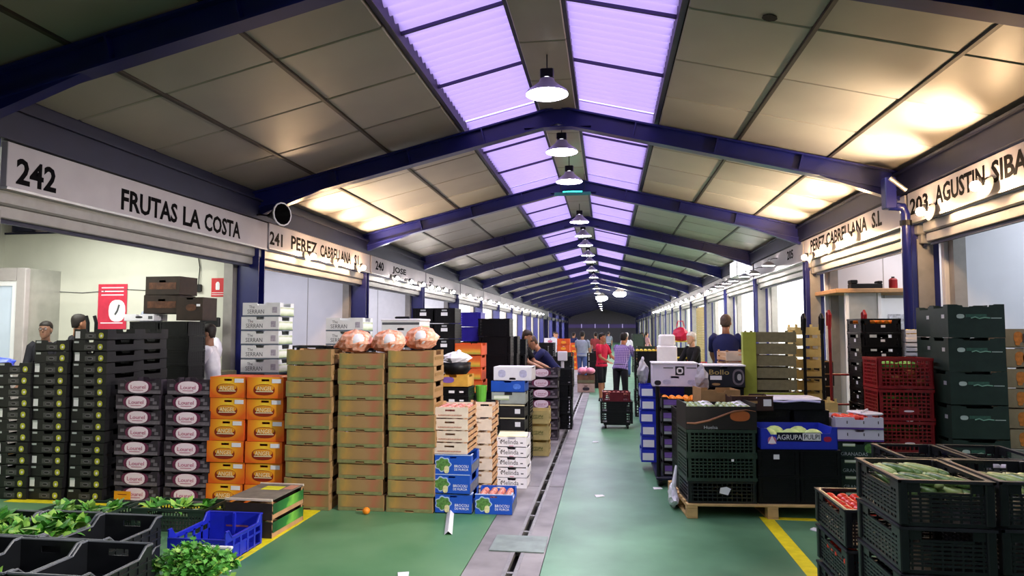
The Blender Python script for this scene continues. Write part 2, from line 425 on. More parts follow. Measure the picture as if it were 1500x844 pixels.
# ---- stall fronts
wall_cols = {(-1, 0): m_cream, (-1, 1): m_cream}
m_bright = mat('bright_white_wall', '#e6e4e6', 0.5, var=0.03)
m_shut = mat('yellow_shutter', '#c9ae5c', 0.5, var=0.1)
door_n = 0
for s, XW, zs, name in ((-1, XL, 0.0, 'left'), (1, XR, 0.11, 'right')):
    out = XW + s * DEPTH
    struct('wall_' + name, G().box(min(out, out + s * .15), max(out, out + s * .15), YB, YEND, 0, 4.4), m_white if s > 0 else m_cream)
    struct('ceiling_' + name, G().box(min(XW + s * .1, out), max(XW + s * .1, out), YB, YEND, 3.9, 4.0), m_white)
    struct('trim_eave_' + name, G().box(min(XW - s * .06, XW + s * .25), max(XW - s * .06, XW + s * .25), YB, YEND, 3.56 + zs, 3.84 + zs).box(min(XW - s * .1, XW + s * .2), max(XW - s * .1, XW + s * .2), YB, YEND, 3.84 + zs, 3.87 + zs).box(min(XW + s * .05, XW + s * .25), max(XW + s * .05, XW + s * .25), YB, YEND, 3.87 + zs, 4.16 + zs * 0.4), m_navy)
    for k in range(0, NB):
        y0 = YF[k] + YOFF[s] + (0.16 if s < 0 else -0.08); y1 = y0 + BAY
        a, b = sorted((XW + s * .06, XW + s * .30)); zt = 3.12 + zs
        door_n += 1
        root = link('door_%d' % door_n, None, None, (0, 0, 0)); root['kind'] = 'structure'
        struct('shutter_box', G().bbox(a, b, y0 - .12, y1 - .26, zt - 0.15, zt - 0.0, 0.02).bbox(min(XW + s * .1, XW + s * .26), max(XW + s * .1, XW + s * .26), y0 - .12, y1 - .26, zt - 0.27, zt - 0.15, 0.01), mat('dull_shutter_metal', '#8f8c88', .45, .3, var=.08), root)
        struct('bottom_rail', G().box(min(XW + s * .14, XW + s * .18), max(XW + s * .14, XW + s * .18), y0 - .1, y1 - .3, zt - 0.31, zt - 0.27), m_navy, root)
        struct('door_jamb', G().box(min(XW + s * .37, XW + s * .52), max(XW + s * .37, XW + s * .52), y1 - .38, y1 - .25, 0, zt - .2), m_jamb, root)
        struct('door_jamb', G().box(min(XW + s * .08, XW + s * .28), max(XW + s * .08, XW + s * .28), y0 - .04, y0 + .06, 0, zt - .2), m_jamb, root)
        wm = m_cream if (s < 0 and k <= 1) else (m_white if k < 3 else m_bright)
        p = struct('partition_' + name, G().box(min(XW + s * .32, out), max(XW + s * .32, out), y1 - 0.24, y1 - 0.16, 0, 3.42 if (s < 0 and k == 1) else 3.9), wm)
        if s < 0 and k == 1:
            struct('cap_strip', G().box(out, XW - .32, y1 - 0.26, y1 - 0.14, 3.42, 3.45), m_navy, p)
            struct('upper_panel', G().box(out, XW - .32, y1 - 0.13, y1 - 0.1, 3.4, 3.9), mat('pinkish_panel', '#b7a6a8', 0.6, var=0.05), p)
            struct('vent_window', G().box(-9.95, -9.55, y1 - 0.27, y1 - 0.22, 3.46, 3.8), m_navy, p)
        elif k < 8:   # joint lines between the wall panels
            for q in range(1, 4): struct('wall_joint', G().box(*sorted((XW + s * (.32 + q * 1.1), XW + s * (.32 + q * 1.1 + .012))), y1 - 0.246, y1 - 0.24, 0, 3.9), m_jamb, p)
# yellow roller shutter pulled down in a far doorway on the right
sh = link('shutter', None, None, (XR + 0.2, YF[6] + 0.1, 0)); sh['kind'] = 'structure'
sl = G().bbox(-0.02, 0.02, 0.0, 3.2, 0, 0.105, 0.008).mesh('slat', m_shut)
for i in range(26): link('slat', sl, sh, (0.004 * (i % 2), 0.6, 0.11 * i))
# far gable over the open end of the hall, end wall behind the camera
struct('wall_far_lower', G().box(XL - .3, XR + .3, YEND - .2, YEND, 0, 2.15), mat('grey_gable', '#8a8588', 0.6, var=0.08))
g = G().prism([(XL - .3, 2.75), (XR + .3, 2.75), (XR + .3, 4.3), (XC, 5.35), (XL - .3, 4.3)], YEND - 0.2, YEND)
struct('wall_far', g, mat('grey_gable', '#8a8588', 0.6, var=0.08))
struct('wall_near', G().box(XL - 5, XR + 5, YB - 0.2, YB, 0, 5.4), m_white)

# lilac strip window under the far gable
m_far = m_sky.copy(); m_far.name = 'lilac_strip_glass'
for nd in m_far.node_tree.nodes:
    if nd.type in ('BSDF_TRANSLUCENT', 'BSDF_DIFFUSE'): nd.inputs[0].default_value = (0.30, 0.27, 0.36, 1)
fw = link('window_%d' % (nw + 1), None, None, (XC, YEND - 0.1, 2.15)); fw['kind'] = 'structure'
for q in range(5): struct('pane', G().box(XL - .3 - XC + q * 2.036, XL - .3 - XC + q * 2.036 + 2.0, -.005, .005, 0, .6), m_far, fw)

# ---- sign boards above the stalls
def sign(s, y0, y1, z0, z1, texts, label, skip_edge=False):
    XW = XL if s < 0 else XR
    yc = (y0 + y1) / 2; zc = (z0 + z1) / 2; w = y1 - y0
    root = link('shop_sign', None, None, (XW - s * 0.0, yc, z0), (0, 0, PI / 2 if s < 0 else -PI / 2))
    link('board', G().bbox(-w / 2, w / 2, -0.02, 0.05, 0, z1 - z0, 0.004).mesh('board', m_sign), root)
    link('bottom_trim', G().box(-w / 2, w / 2, -0.03, 0.05, -0.025, 0).mesh('bottom_trim', m_alu), root)
    for (t, ya, yb, h, dz) in texts:
        q = ((ya + yb) / 2 - yc) * (1 if s < 0 else -1)
        link('lettering', text_mesh(t, abs(yb - ya), h, m_ink, bold=0.028), root, (q, -0.022, zc - z0 + dz))
    tag(root, label, 'sign', 'sign boards above the stalls')
ol, orr = YOFF[-1] + 0.16, YOFF[1] - 0.08
sign(-1, 5.53, 10.42, 3.13, 3.55, [('242', 5.63, 6.1, 0.25, -0.04), ('FRUTAS', 7.03, 8.06, 0.25, -0.04), ('LA', 8.18, 8.57, 0.25, -0.04), ('COSTA', 8.66, 9.59, 0.25, -0.04)], 'white sign board numbered 242 above the first left stall')
sign(-1, 10.48, 15.3, 3.16, 3.57, [('241', 10.5, 10.95, 0.22, -0.04), ('PEREZ', 11.27, 12.35, 0.24, -0.02), ('CABRELLANA', 12.5, 14.1, 0.24, -0.02), ('S.L', 14.3, 14.65, 0.24, -0.02)], 'white sign board numbered 241 on the left, lit by warm bulbs')
sign(-1, 15.4, 20.25, 3.16, 3.57, [('240', 15.7, 16.3, 0.22, 0), ('JOSE', 17.0, 18.2, 0.2, 0)], 'third sign board on the left, yellowish, with a row of small cool lamps')
sign(-1, 20.35, 25.2, 3.16, 3.57, [('239', 20.7, 21.2, 0.2, 0)], 'fourth sign board on the left, small and pale, far along the hall')
sign(1, 4.95, 9.83, 3.25, 3.65, [('203', 9.24, 9.76, 0.22, 0.0), ('AGUSTIN', 7.92, 9.05, 0.24, 0.02), ('SIBA', 7.16, 7.79, 0.24, 0.02)], 'white sign board numbered 203 above the first right stall')
sign(1, 9.92, 14.75, 3.25, 3.65, [('PEREZ CABRELLANA', 11.3, 14.3, 0.24, 0.03), ('S.L', 10.72, 11.1, 0.24, 0.03)], 'white sign board ending in S.L on the right side under three warm bulbs')
sign(1, 14.85, 19.6, 3.25, 3.65, [('205', 15.6, 16.1, 0.2, 0.03)], 'shaded grey sign board on the right above the bright third stall')
NUMW = {4: 'four', 5: 'five', 6: 'six', 7: 'seven', 8: 'eight', 9: 'nine', 10: 'ten', 11: 'eleven', 12: 'twelve'}
for k in range(5, 13):
    sign(-1, YF[k] + ol + .08, YF[k + 1] + ol, 3.16, 3.57, [], 'blank pale sign board on the left, number %s counted from the camera' % NUMW[k])
for k in range(4, 13):
    sign(1, YF[k] + orr + .08, YF[k + 1] + orr, 3.25, 3.65, [], 'blank pale sign board on the right, number %s counted from the camera' % NUMW[k])

# ---- pendant lamps along the ridge
m_shade = mat('lamp_shade_grey', '#a9a4ad', 0.35, 0.3, var=0.05)
m_glow = mat('pendant_glow', '#ffffff', emit='#f4f2ff', es=PENDANT)
pk = Kind('pendant_lamp')
pk.part('shade', G().lathe([(0.255, 0), (0.245, 0.035), (0.17, 0.09), (0.1, 0.15), (0.085, 0.19), (0.06, 0.2)], 24, cap=False), m_shade, smooth=True)
pk.part('diffuser', G().lathe([(0.243, 0.012), (0.01, 0.004)], 24), m_glow)
pk.part('gear_box', G().bbox(-0.08, 0.08, -0.06, 0.06, 0.2, 0.31, 0.01), m_black)
pk.part('hanging_rod', G().tube([(0, 0, 0.3), (0, 0, 0.55)], 0.008, 6), m_black)
pw = ['first', 'second', 'third', 'fourth', 'fifth', 'sixth', 'seventh', 'eighth', 'ninth', 'tenth', 'eleventh', 'twelfth', 'thirteenth', 'fourteenth', 'fifteenth', 'sixteenth', 'seventeenth', 'eighteenth', 'nineteenth', 'twentieth']
for i, yy in enumerate([8.05, 10.75, 12.95, 17.9, 20.6, 22.9, 26.0, 28.5, 32.5, 37.0, 41.5, 47.0, 53, 58, 63, 69, 75, 82, 90, 98]):
    pk.put((XC + 0.02, yy, 4.635), label='bell-shaped pendant lamp under the roof ridge, %s one from the camera' % pw[i], cat='pendant lamp', group='pendant lamps along the ridge')
# far brilliant lamps
bk = Kind('flood_lamp')
bk.part('lamp_body', G().lathe([(0.45, 0), (0.33, 0.2), (0.12, 0.4)], 16, cap=False), m_shade)
bk.part('lens', G().ell((0, 0, 0.02), (0.45, 0.45, 0.22), 14, 6), mat('flood_glow', '#ffffff', emit='#fffaf0', es=55))
bk.put((XC + 0.35, 52, 4.2), label='dazzling white flood lamp under the ridge far down the hall', cat='flood lamp')
bk.put((XC + 1.6, 47, 4.25), label='dazzling white flood lamp right of the ridge far down the hall', cat='flood lamp')

# ---- bulbs below the sign boards
m_warm = mat('warm_bulb_glow', '#ffffff', emit='#ffd2a0', es=BULB)
m_cool = mat('cool_bulb_glow', '#ffffff', emit='#fff6ee', es=COOLBULB)
def bulb_kind(name, m, r):
    k = Kind(name)
    k.part('bulb', G().ell((0, 0, 0), (r, r, r), 8, 6), m, smooth=True)
    k.part('socket', G().lathe([(0.03, 0), (0.03, 0.09)], 8, c=(0.0, 0.05, 0)), m_black)
    k.part('reflector', G().lathe([(.0, 0), (.06, .0), (.105, -.035), (.112, -.035), (.065, .008), (.0, .008)], 14, cap=False).xf(Matrix.Translation((0, .085, .0)) @ Matrix.Rotation(math.radians(78), 4, 'X')), m_alu)
    k.part('bracket', G().tube([(0, 0.09, 0.0), (0, 0.11, 0.08), (0, 0.2, 0.1)], 0.012, 6), m_black)
    return k
kw = bulb_kind('sign_bulb', m_warm, 0.055); kc = bulb_kind('sign_lamp', m_cool, 0.05)
gl = 'bare bulbs below the sign boards'
def beam(o, s):
    '''the lamp's own reflector throws most of its light up onto the roof slope'''
    l = bpy.data.lights.new('bulb_beam', 'SPOT'); l.energy = BULB_BEAM; l.color = (1, 0.80, 0.58); l.shadow_soft_size = 0.06; l.spot_size = math.radians(95); l.spot_blend = 0.9
    b = bpy.data.objects.new('bulb_beam', l); C.objects.link(b); b.location = (o.location.x - s * .07, o.location.y, o.location.z + .06)
    b.rotation_euler = Vector((-s * .5, 0.15, .9)).to_track_quat('-Z', 'Y').to_euler()
for i, (yy, z) in enumerate([(11.82, 3.15), (13.14, 3.17), (14.42, 3.18)]): beam(kw.put((XL + 0.19, yy, z), PI / 2, 'glowing warm bulb below the 241 sign board, %s of three from camera' % pw[i], 'light bulb', gl), -1)
for i, (yy, z) in enumerate([(7.78, 3.33), (9.07, 3.28)]): beam(kw.put((XR - 0.19, yy, z), -PI / 2, 'glowing warm bulb before the 203 sign board, %s of two from camera' % pw[i], 'light bulb', gl), 1)
for i, (yy, z) in enumerate([(11.71, 3.32), (12.94, 3.29), (14.14, 3.24)]): beam(kw.put((XR - 0.19, yy, z), -PI / 2, 'glowing warm bulb below the S.L sign on the right, %s of three' % pw[i], 'light bulb', gl), 1)
for i, (yy, z) in enumerate([(16.89, 3.13), (18.18, 3.13), (19.45, 3.14)]): kc.put((XL + 0.19, yy, z), PI / 2, 'small cool lamp below the 240 sign board, %s of three from camera' % pw[i], 'light bulb', gl)
for i, (yy, z) in enumerate([(20.4, 3.12), (21.25, 3.13), (22.18, 3.14), (23.4, 3.14)]): kc.put((XL + 0.19, yy, z), PI / 2, 'small cool lamp below the fourth left sign board, %s of four' % pw[i], 'light bulb', gl)
dk = Kind('dish_lamp')
dk.part('arm', G().tube([(0, 0, .09), (0, 0, .14), (.12, 0, .18), (.225, 0, .18)], .012, 6), m_black); dk.part('shade', G().lathe([(0.16, 0), (0.13, 0.05), (0.05, 0.1)], 14, cap=False), m_shade); dk.part('diffuser', G().lathe([(0.15, 0.012), (0.01, 0.004)], 14), m_cool)
for i, (yy, z) in enumerate([(17.0, 3.34), (18.6, 3.27), (19.9, 3.3), (21.6, 3.3), (22.8, 3.3), (24.2, 3.3), (25.6, 3.3)]): dk.put((XR - 0.23, yy, z), 0, 'white dish lamp under the right eave beyond the warm bulbs, %s from camera' % pw[i], 'lamp', 'dish lamps along the right eave')
for i in range(14):
    kc.put((XL + 0.19, 26.3 + 2.4 * i, 3.14), PI / 2, 'cool lamp in the glaring row below the far left sign boards', 'light bulb', 'far lamps on the left')
    kc.put((XR - 0.19, 27.3 + 2.4 * i, 3.3), -PI / 2, 'cool lamp in the glaring row below the far right sign boards', 'light bulb', 'far lamps on the right')
# floodlight box standing out under the right eave
fb = Kind('light_box')
fb.part('housing', G().bbox(-0.25, 0.085, -0.5, 0.5, 0, 0.48, 0.02), m_alu)
for q in (-0.24, 0.24): fb.part('lit_panel', G().box(-0.27, -0.25, q - 0.2, q + 0.2, 0.04, 0.44), mat('panel_glow', '#ffffff', emit='#f6f6ff', es=6))
for q in (-.12, .12): fb.part('front_panel', G().box(q - 0.1, q + 0.1, -0.52, -0.5, 0.04, 0.44), mat('panel_glow'))
fb.put((XR - 0.12, 20.75, 3.35), 0, 'white lit box hanging under the right eave', 'light box')
# teal emergency sign board across the ridge
ek = Kind('emergency_sign')
ek.part('board', G().bbox(-0.38, 0.38, -0.03, 0.03, 0, 0.07, 0.008), mat('teal_board', '#3f8f86', 0.4, var=0.05))
ek.part('lit_strip', G().box(-0.2, 0.2, -0.02, 0.02, 0.07, 0.09), mat('teal_glow', '#20c9a8', emit='#1fe0b4', es=14))
for q in (-.25, .25): ek.part('hanger', G().tube([(q, 0, 0.06), (q, 0, 0.45)], 0.006, 5), m_black)
ek.put((XC + 0.02, 14.2, 4.62), 0, 'teal emergency sign board hanging across the roof ridge', 'sign')

# rain pipes with an elbow by the posts
def rain_pipe(x, y, s, label):
    k = Kind('rain_pipe')
    k.part('pipe', G().tube([(0, 0, 0), (0, 0, 3.35), (-s * .03, 0, 3.45), (-s * .2, 0, 3.47)], 0.06, 10), m_blue, smooth=True)
    k.part('hopper', G().bbox(-s * .2 - .07, -s * .2 + .07, -.08, .08, 3.43, 3.85, 0.01), m_blue)
    k.part('clip', G().tube([(-s * .22, -.1, 3.83), (-s * .02, -.1, 3.66)], 0.03, 8), mat('galvanised', '#c9c7c4', 0.3, 0.7, var=0.05))
    k.part('collar', G().lathe([(0.075, 3.2), (0.075, 3.27)], 10), m_black)
    k.put((x, y, 0), 0, label, 'rain pipe')
rain_pipe(XR - 0.1, 9.72, 1, 'blue rain pipe with elbow beside the first right column')
lk = Kind('speaker_horn')
lk.part('horn', G().lathe([(0.03, 0), (0.06, 0.1), (0.17, 0.28), (0.18, 0.3)], 14, cap=False).xf(Matrix.Rotation(PI / 2, 4, 'X')), m_black)
lk.part('rim', G().lathe([(0.185, 0.29), (0.185, 0.31), (0.165, 0.31)], 14, cap=False).xf(Matrix.Rotation(PI / 2, 4, 'X')), mat('white_rim', '#d8d8dc', 0.3, var=0))
lk.part('bracket', G().tube([(0, 0, 0), (-0.05, 0.12, 0.02), (-0.12, 0.22, 0.0)], 0.015, 6), m_black)
lk.put((XL + 0.24, 10.02, 3.60), math.radians(70), 'black horn loudspeaker with white rim at the first left column', 'loudspeaker')
# ------------------------------------------------------------------ box and crate builders (origin: middle of the base, front = -y)
RZ = lambda a: Matrix.Rotation(a, 4, 'Z')
T = lambda x, y, z: Matrix.Translation((x, y, z))
def wall_out(w, h, nw=0, nh=0, at='top', post=0, ph=0):
    """outline of a box wall in x,z; a notch in the upper or lower edge; raised ends of width post"""
    a = w / 2
    P = [(-a, 0)]
    if nw and at == 'bottom': P += [(-nw / 2, 0), (-nw / 2 + .008, nh), (nw / 2 - .008, nh), (nw / 2, 0)]
    P += [(a, 0)]
    if post: P += [(a, h), (a - post, h), (a - post - .02, h - ph)]
    else: P += [(a, h)]
    if nw and at == 'top': P += [(nw / 2, h - ph), (nw / 2 - .008, h - ph - nh), (-nw / 2 + .008, h - ph - nh), (-nw / 2, h - ph)]
    if post: P += [(-a + post + .02, h - ph), (-a + post, h), (-a, h)]
    else: P += [(-a, h)]
    return P
def tray(w, d, h, nw=0.1, nh=0.025, at='top', side=0.65, t=0.008, lid=False, post=0.0, ph=0.0, slot=None):
    g = G()
    g.box(-w / 2, w / 2, -d / 2, d / 2, 0, t)
    for q in (1, -1):
        k = G()
        if slot:
            sw, sh, sz = slot
            k.box(-w / 2, -sw / 2, -d / 2, -d / 2 + t, 0, h); k.box(sw / 2, w / 2, -d / 2, -d / 2 + t, 0, h)
            k.box(-sw / 2, sw / 2, -d / 2, -d / 2 + t, 0, sz - sh / 2); k.box(-sw / 2, sw / 2, -d / 2, -d / 2 + t, sz + sh / 2, h)
        else: k.prism(wall_out(w, h, nw, nh, at, post, ph), -d / 2, -d / 2 + t)
        g.add(k, RZ(0 if q > 0 else PI))
        s = G().prism(wall_out(d - 2 * t, h, d * 0.55 if side < 1 else 0, h * (1 - side), 'top'), -w / 2, -w / 2 + t)
        g.add(s, RZ(PI / 2 * q))
    if lid: g.box(-w / 2 - .003, w / 2 + .003, -d / 2 - .003, d / 2 + .003, h, h + .006)
    return g
def lattice(w, d, h, nh=4, nv=7, t=0.012, rim=0.022, solid=0.0, hand=0.0, nest=False):
    """plastic crate: four walls of crossing ribs, corner posts, a strong rim and foot, open handle window"""
    g = G()
    g.box(-w / 2 + .01, w / 2 - .01, -d / 2 + .01, d / 2 - .01, 0.0, 0.01)
    for (L, D, a) in ((w, d, 0), (d, w, PI / 2), (w, d, PI), (d, w, -PI / 2)):
        k = G(); y0, y1 = -D / 2, -D / 2 + t
        k.box(-L / 2, L / 2, y0 - .004, y1, h - rim, h); k.box(-L / 2, L / 2, y0 - .002, y1, 0, rim)
        for q in (-1, 1): k.box(min(q * L / 2, q * (L / 2 - .035)), max(q * L / 2, q * (L / 2 - .035)), y0, y1, rim, h - rim)
        zz = h - rim
        if hand:
            k.box(-L / 2, -L * .28, y0, y1, h - rim - hand, h - rim); k.box(L * .28, L / 2, y0, y1, h - rim - hand, h - rim); zz -= hand
            k.box(-L * .3, L * .3, y0, y1, zz - .012, zz)
        st = (zz - rim) / (nh + 1)
        for i in range(nh): k.box(-L / 2 + .03, L / 2 - .03, y0 + .001, y1 - .002, rim + st * (i + 1) - .006, rim + st * (i + 1) + .006)
        n = max(3, int(nv * L / max(w, d)))
        for i in range(n):
            x = -L / 2 + L * (i + 1) / (n + 1); k.box(x - .005, x + .005, y0 + .002, y1 - .003, rim, zz)
        if solid: k.box(-L * solid / 2, L * solid / 2, y0 + .003, y1 - .004, rim, zz)
        g.add(k, RZ(a))
    return g
def add_wood_crate(k, w, d, h, ns, m_end, m_side, slot=True, t=0.008, posts=True, hend=None):
    """boards as parts: two end boards with a hand hole, slats along the sides and the base, four corner posts"""
    hb = hend or h * 0.84
    e = G()
    if slot:
        e.box(-w / 2, -.05, 0, t, 0, hb); e.box(.05, w / 2, 0, t, 0, hb); e.box(-.05, .05, 0, t, 0, hb * .6); e.box(-.05, .05, 0, t, hb * .78, hb)
    else: e.box(-w / 2, w / 2, 0, t, 0, hb)
    me = e.mesh('end_board', m_end)
    k.part('end_board', me, None, loc=(0, -d / 2, 0)); k.part('end_board', me, None, loc=(0, d / 2 - t, 0))
    sm = G().box(-t / 2, t / 2, -d / 2 + t, d / 2 - t, 0, h * 0.86 / ns * 0.66).mesh('slat', m_side)
    for q in (-1, 1):
        for i in range(ns): k.part('slat', sm, None, loc=(q * (w / 2 - t / 2), 0, h * 0.86 / ns * i + .004))
    pm = G().prism([(0, 0), (.028, 0), (0, .028)], 0, 0.01).mesh('corner_post', m_side)
    pm = G().poly([(0, 0, 0), (.028, 0, 0), (0, .028, 0), (0, 0, h), (.028, 0, h), (0, .028, h)], [(0, 2, 1), (3, 4, 5), (0, 1, 4, 3), (1, 2, 5, 4), (2, 0, 3, 5)]).mesh('corner_post', m_side)
    for a, (qx, qy) in enumerate(((-1, -1), (1, -1), (1, 1), (-1, 1))): k.part('corner_post', pm, None, loc=(qx * (w / 2 - t), qy * (d / 2 - t), 0), rot=(0, 0, PI / 2 * a))
    bm = G().box(-w / 2 + t, w / 2 - t, -.03, .03, 0, .006).mesh('base_board', m_side)
    for i in range(4): k.part('base_board', bm, None, loc=(0, -d / 2 + d * (i + .5) / 4, 0.002))

def stack(kind, x, yf, z0, n, h, desc, where, cat, group, d, rz=0, jit=0.008, skips=None, yaw=0.015):
    """n things one on another; yf is the front edge"""
    for i in range(n):
        kind.put((x + R.uniform(-jit, jit), yf + d / 2 + R.uniform(-jit, jit), z0 + h * i), rz + R.uniform(-yaw, yaw),
                 '%s, %s %s' % (desc, nth(i, n), where), cat, group, skips(i) if skips else ())

# ------------------------------------------------------------------ materials of the goods
m_bk = mat('black_card', '#1b1a1c', 0.5, var=0.2, scale=14)
m_grey = mat('grey_print', '#6f6870', 0.5, var=0.25, scale=30)
m_wht = mat('white_sticker', '#e9e8ec', 0.5, var=0.02)
m_silver = mat('silver_tab', '#b9bcc0', 0.35, 0.4, var=0.05)
m_lime = mat('lime_dot', '#b9b938', 0.5, var=0.2, scale=60)
m_mag = mat('magenta_print', '#6d2b4a', 0.5, var=0.2, scale=20)
m_pink = mat('pale_pink_print', '#ffe9f2', 0.45, var=0.04, scale=20)
m_plum = mat('plum_grey_card', '#352d36', 0.55, var=0.35, scale=26)
m_rose = mat('rose_ink', '#c4708c', 0.5, var=0)
m_or = ramp_mat('orange_print', [(0.0, '#f7d63c'), (0.3, '#f2a325'), (0.62, '#e2601b')], radial=True, noise=0.12)
m_orb = mat('orange_card', '#d2521d', 0.55, var=0.12)
m_oval = mat('brown_red_ink', '#8c2a14', 0.5, var=0.05)
m_amber = mat('amber_ink', '#e29a2a', 0.5, var=0.05)
m_cream_ink = mat('cream_ink', '#f3e2b4', 0.5, var=0)
m_kraft = mat('kraft_card', '#9c7a50', 0.65, var=0.13, scale=9, bump=0.03)
m_kraft_d = mat('kraft_side', '#8a6a3c', 0.7, var=0.15, scale=9)
m_kprint = ramp_mat('brown_box_print', [(0.0, '#847d4c'), (0.14, '#b08a48'), (0.3, '#9c7b4e'), (0.62, '#9e7d54'), (0.8, '#a56a4c'), (1.0, '#8f744a')], axis=0, noise=0.45)
m_kgreen = mat('dull_green_print', '#7b7c50', 0.6, var=0.2, scale=18)
m_gw = mat('grey_white_card', '#dcdfde', 0.55, var=0.05, scale=10)
m_inkg = mat('grey_ink', '#55575b', 0.5, var=0)
m_leafp = ramp_mat('green_leaf_print', [(0.0, '#7d9a55'), (0.4, '#dfe6cd'), (0.7, '#eef0e6'), (1.0, '#a9bb7d')], axis=2, noise=0.5)
m_wood = mat('pale_pinkish_wood', '#dccbb8', 0.65, var=0.12, scale=8, bump=0.04)
m_wood2 = mat('raw_poplar_wood', '#b78d66', 0.7, var=0.16, scale=8, bump=0.04)
m_pine = mat('yellow_pine', '#c9b574', 0.65, var=0.14, scale=8, bump=0.04)
m_pallet = mat('pallet_wood', '#c2a06a', 0.7, var=0.2, scale=6, bump=0.06)
m_bcard = mat('bright_blue_card', '#1c4fb4', 0.5, var=0.08, scale=8)
m_bedge = mat('pale_blue_edge', '#a9bce0', 0.5, var=0.05)
m_broc = mat('broccoli_green_print', '#55803f', 0.6, var=0.55, scale=45)
m_stalk = mat('stalk_cream_print', '#d5cf9a', 0.6, var=0.25, scale=40)
m_whc = mat('white_card', '#e4e2e8', 0.55, var=0.04, scale=10)
m_inkb = mat('black_ink', '#222026', 0.5, var=0)
m_dg = mat('dark_green_plastic', '#2c3b32', 0.35, var=0.15, scale=10)
m_dg2 = mat('dark_green_card', '#1c2d26', 0.55, var=0.15, scale=12)
m_crate = mat('charcoal_plastic', '#1a1c1f', 0.3, var=0.15, scale=10, spec=0.5)
m_rim = mat('highlight_rim_plastic', '#5d6267', 0.3, var=0.2, scale=10, spec=0.5)  # paler than the crate body: the rim's highlight is put into the colour
m_red = mat('red_plastic', '#861b20', 0.38, var=0.15, scale=9)
m_ublue = mat('ultramarine_plastic', '#1f2bb0', 0.33, var=0.12, scale=9, spec=0.5)
m_roy = mat('royal_blue_card', '#2535b4', 0.5, var=0.06)
m_vio = mat('violet_blue_plastic', '#3a2fae', 0.4, var=0.1)
m_olive = mat('olive_wood', '#6f6c52', 0.7, var=0.15, scale=20)
m_ygr = mat('yellow_green_board', '#8f9a3c', 0.6, var=0.12, scale=6)
m_orange = mat('orange_peel', '#ee8a1f', 0.5, var=0.12, scale=40, bump=0.05)
m_lemon = mat('lemon_peel', '#ecd04a', 0.5, var=0.1, scale=30)
m_tom = mat('tomato_skin', '#dc3a22', 0.22, var=0.12, scale=12, spec=0.5)
m_apple = mat('apple_skin', '#b9404c', 0.35, var=0.35, scale=14, col2='#dfa08a')
m_zuc = mat('zucchini_skin', '#3f6a2c', 0.3, var=0.3, scale=30, spec=0.5, col2='#86a862')
m_zucl = mat('pale_zucchini_skin', '#a8bd72', 0.3, var=0.2, scale=30, spec=0.5)
m_cab = mat('cabbage_leaf', '#b9cf84', 0.45, var=0.2, scale=9, bump=0.15)
m_leaf = [mat('leaf_green_a', '#62a844', 0.5, var=0.25, scale=14), mat('leaf_green_b', '#43892f', 0.5, var=0.25, scale=14), mat('leaf_green_c', '#9ccb5a', 0.5, var=0.2, scale=14)]
m_stem = mat('pale_stem', '#c7d59a', 0.5, var=0.1)
m_film = mat('white_film', '#eceaf2', 0.25, var=0.04, scale=12, bump=0.3, spec=0.5)
m_net = mat('orange_net', '#ff7f3a', 0.55, var=0.3, scale=22, bump=0.3, col2='#ffd0b8')

# ------------------------------------------------------------------ kinds of boxes
def k_black():
    k = Kind('fruit_tray'); w, d, h = 0.40, 0.55, 0.119
    k.part('body', tray(w, d, h, 0.11, 0.03, 'top', 0.6), m_bk)
    k.part('white_sticker', plate(.055, .075), m_wht, loc=(-.155, -d / 2, .058))
    k.part('silver_tab', plate(.055, .02), m_silver, loc=(-.155, -d / 2 - .0022, .1))
    k.part('grey_print', plate(.125, .05), mat('soft_grey_print', '#4b4a4a', 0.5, var=0.15, scale=40), loc=(.0, -d / 2, .045))
    k.part('oval_outline', oval(.07, .032, 14), m_grey, loc=(0, -d / 2 - .002, .045))
    k.part('oval_center', oval(.052, .02, 14), m_bk, loc=(0, -d / 2 - .004, .045))
    k.part('yellow_dot', oval(.058, .062, 14), m_lime, loc=(.125, -d / 2, .05))
    k.part('dot_core', oval(.022, .026, 10), m_wht, loc=(.128, -d / 2 - .002, .047))
    return k
def k_pink(w=0.50):
    k = Kind('fruit_tray'); d, h = 0.40, 0.158
    k.part('body', tray(w, d, h, 0.1, 0.022, 'bottom', 0.62, post=.07, ph=.022), m_plum)
    k.part('grey_band', plate(w - .01, .035), mat('light_grey_band', '#6f676f', 0.5, var=0.2, scale=30), loc=(0, -d / 2, .028))
    k.part('magenta_field', oval(.31, .13), m_mag, loc=(-.01, -d / 2 - .001, .082))
    k.part('pink_oval', oval(.235, .128), m_pink, loc=(-.01, -d / 2 - .004, .08))
    k.part('lettering', text_mesh('Lourel', .17, .04, m_rose), loc=(-.01, -d / 2 - .0075, .082))
    k.part('slogan_line', plate(.12, .006), m_rose, loc=(-.01, -d / 2 - .007, .046))
    for q, z in ((.17, .11), (.2, .075), (-.2, .1)): k.part('photo_print', plate(.045, .03), m_grey, loc=(q, -d / 2 - .0005, z))
    return k
def k_orange():
    k = Kind('orange_box'); w, d, h = 0.40, 0.36, 0.217
    k.part('body', tray(w, d, h, side=1.0, slot=(.085, .02, .185)).box(-w / 2, w / 2, -d / 2, d / 2, h - .006, h), m_orb)
    k.part('printed_front', plate_hole(w, h, .086, .022, 0, .185), m_or, loc=(0, -d / 2, 0))
    k.part('oval_logo', oval(.235, .115), m_oval, loc=(-.01, -d / 2 - .002, .088))
    k.part('oval_field', oval(.205, .062), m_amber, loc=(-.005, -d / 2 - .004, .108))
    k.part('lettering', text_mesh('ANGEL', .17, .042, m_cream_ink), loc=(-.005, -d / 2 - .0075, .1))
    k.part('logo_line', plate(.19, .008), m_cream_ink, loc=(-.005, -d / 2 - .005, .07))
    k.part('price_sticker', plate(.1, .042), m_wht, loc=(.125, -d / 2 - .003, .178))
    return k
